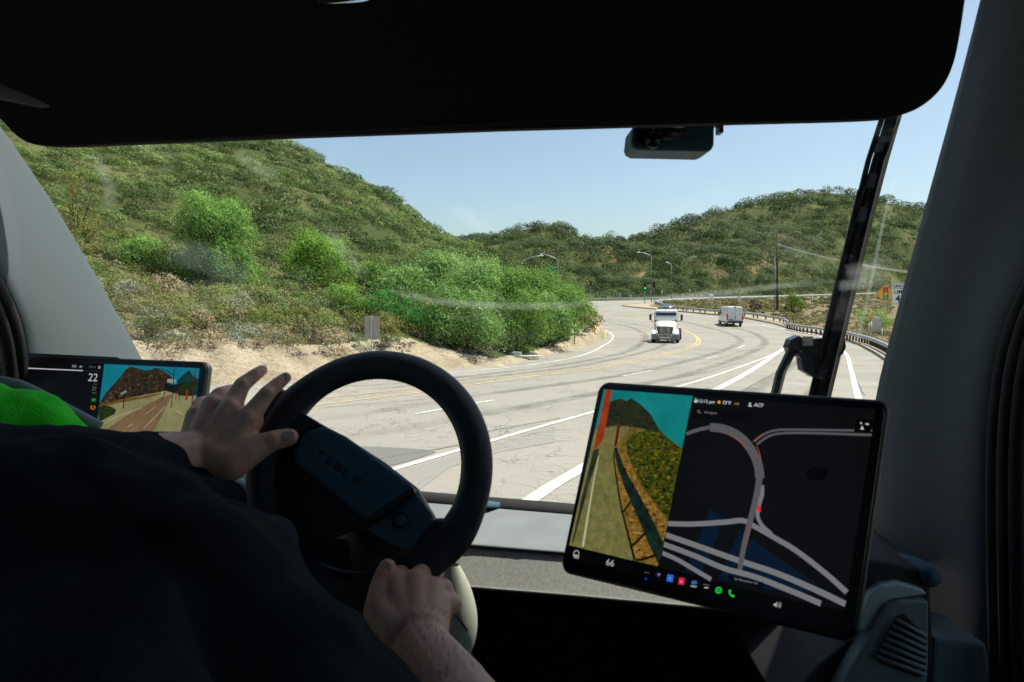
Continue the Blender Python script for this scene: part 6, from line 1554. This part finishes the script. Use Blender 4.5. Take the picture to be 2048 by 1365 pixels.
# fine dark hair on the forearms
hv = []; vco = np.empty(len(body.data.vertices)*3, np.float32); body.data.vertices.foreach_get('co', vco); vco = vco.reshape(-1, 3)
vno = np.empty(len(vco)*3, np.float32); body.data.vertices.foreach_get('normal', vno); vno = vno.reshape(-1, 3)
mb = MB()
for a, b, n_h in ((P(905, 1400, .70), WP(838, 1240, .075), 800), (P(300, 925, .88), WP(420, 890, .055), 260)):
    ab = np.array(b - a); L2 = ab @ ab; t = ((vco - np.array(a)) @ ab)/L2; dist = np.linalg.norm(vco - np.array(a) - t[:, None]*ab, axis=1)
    idx = np.where((t > -.1) & (t < 1) & (dist < .075) & (vno[:, 1] < .2))[0]
    for i in RNG.choice(idx, min(n_h, len(idx)), replace=False):
        p = Vector(vco[i]); n = Vector(vno[i]); d = Vector(ab).normalized() + n*.35 + Vector(RNG.normal(size=3)*.35); d.normalize()
        w = d.cross(n).normalized()*.00018; ln = RNG.uniform(.004, .010); q = p + d*ln*.5 + n*.001
        mb.add([p - w, p + w, q + w*.8, q - w*.8, p + d*ln - n*.001], [(0, 1, 2, 3), (3, 2, 4)], False)
o = mb.build('arm_hair', mat('brown_arm_hair', (.24, .14, .10), .7), body); o.matrix_parent_inverse = Matrix.Identity(4)

# worn wheel tracks and sealed cracks on the carriageway
wm = bpy.data.materials.new('tyre_wear'); wm.use_nodes = True; nt = wm.node_tree; b = nt.nodes['Principled BSDF']; b.inputs['Base Color'].default_value = (.12, .11, .105, 1); b.inputs['Roughness'].default_value = .8
tr = nt.nodes.new('ShaderNodeBsdfTransparent'); tc = nt.nodes.new('ShaderNodeTexCoord'); at = nt.nodes.new('ShaderNodeAttribute'); at.attribute_name = 'edge'
mx = nt.nodes.new('ShaderNodeMixShader'); nt.links.new(mathn(nt, 'MULTIPLY', at.outputs['Fac'], maprange(nt, noise(nt, .9, 6, .7, tc.outputs['Object']), .35, .7, .06, .55)), mx.inputs[0])
nt.links.new(tr.outputs[0], mx.inputs[1]); nt.links.new(b.outputs[0], mx.inputs[2]); nt.links.new(mx.outputs[0], nt.nodes['Material Output'].inputs[0])
def wear(pix, w, name='tyre_track'):
    pts = ground_path(pix, .6); rows = []; ed = []
    for i, p in enumerate(pts):
        t = (pts[min(i+1, len(pts)-1)] - pts[max(i-1, 0)]); t.z = 0; t.normalize(); s_ = Vector((t.y, -t.x, 0)); e = min(1, math.sin(math.pi*min(max(i/(len(pts)-1), 0), 1))*3)
        row = []
        for f_ in (-1, -.6, -.2, .2, .6, 1):
            q = p + s_*w*f_/2; row.append(Vector((q.x, q.y, float(zg(q.y)) + .0065 + WEAR[0]))); ed.append(max(e, 0)*(1 - abs(f_)**2.5))
        rows.append(row)
    WEAR[0] += .0002
    mb = MB(); mb.grid(rows); o = mb.build(name, wm, kind='structure'); a = o.data.attributes.new('edge', 'FLOAT', 'POINT'); a.data.foreach_set('value', ed)
WEAR = [0]
wear([(420, 870), (700, 832), (900, 800), (1100, 772), (1260, 748), (1360, 726), (1450, 700), (1480, 680), (1440, 662), (1360, 642), (1280, 632)], .8)
wear([(420, 925), (700, 878), (900, 840), (1100, 805), (1280, 770), (1400, 742), (1500, 706), (1530, 684), (1500, 664), (1440, 650)], .8)
wear([(520, 775), (760, 770), (960, 750), (1120, 731), (1240, 708), (1280, 690), (1290, 672), (1260, 655), (1200, 641)], .8)
wear([(600, 790), (820, 772), (1000, 752), (1160, 732), (1290, 704), (1330, 688), (1335, 672), (1300, 655), (1220, 640)], .7)
wear([(1250, 960), (1400, 860), (1540, 760), (1620, 706), (1640, 686), (1600, 672), (1540, 660)], .8)
wear([(1500, 1000), (1580, 860), (1640, 770), (1672, 712), (1662, 692), (1620, 676)], .8)
mb = MB()
for pix in ([(1190, 776), (1262, 768), (1340, 759), (1420, 744), (1490, 722)], [(1250, 782), (1330, 771), (1400, 757)], [(640, 818), (760, 806), (860, 797), (960, 784)], [(930, 874), (1040, 853), (1120, 838)], [(1310, 742), (1400, 727), (1470, 708), (1520, 690)], [(1480, 786), (1540, 752), (1600, 722)], [(700, 930), (840, 905), (960, 884)], [(1700, 740), (1716, 766), (1728, 792)]):
    pj = [(a, b + RNG.uniform(-1.5, 1.5)) for a, b in pix]; pts = ground_path(pj, .35)
    for p in pts: p.x += RNG.normal()*.012; p.y += RNG.normal()*.02
    ribbon(mb, pts, .028, .0105)
mb.build('sealed_crack', mat('crack_sealant', (.07, .065, .06), .7), kind='structure')
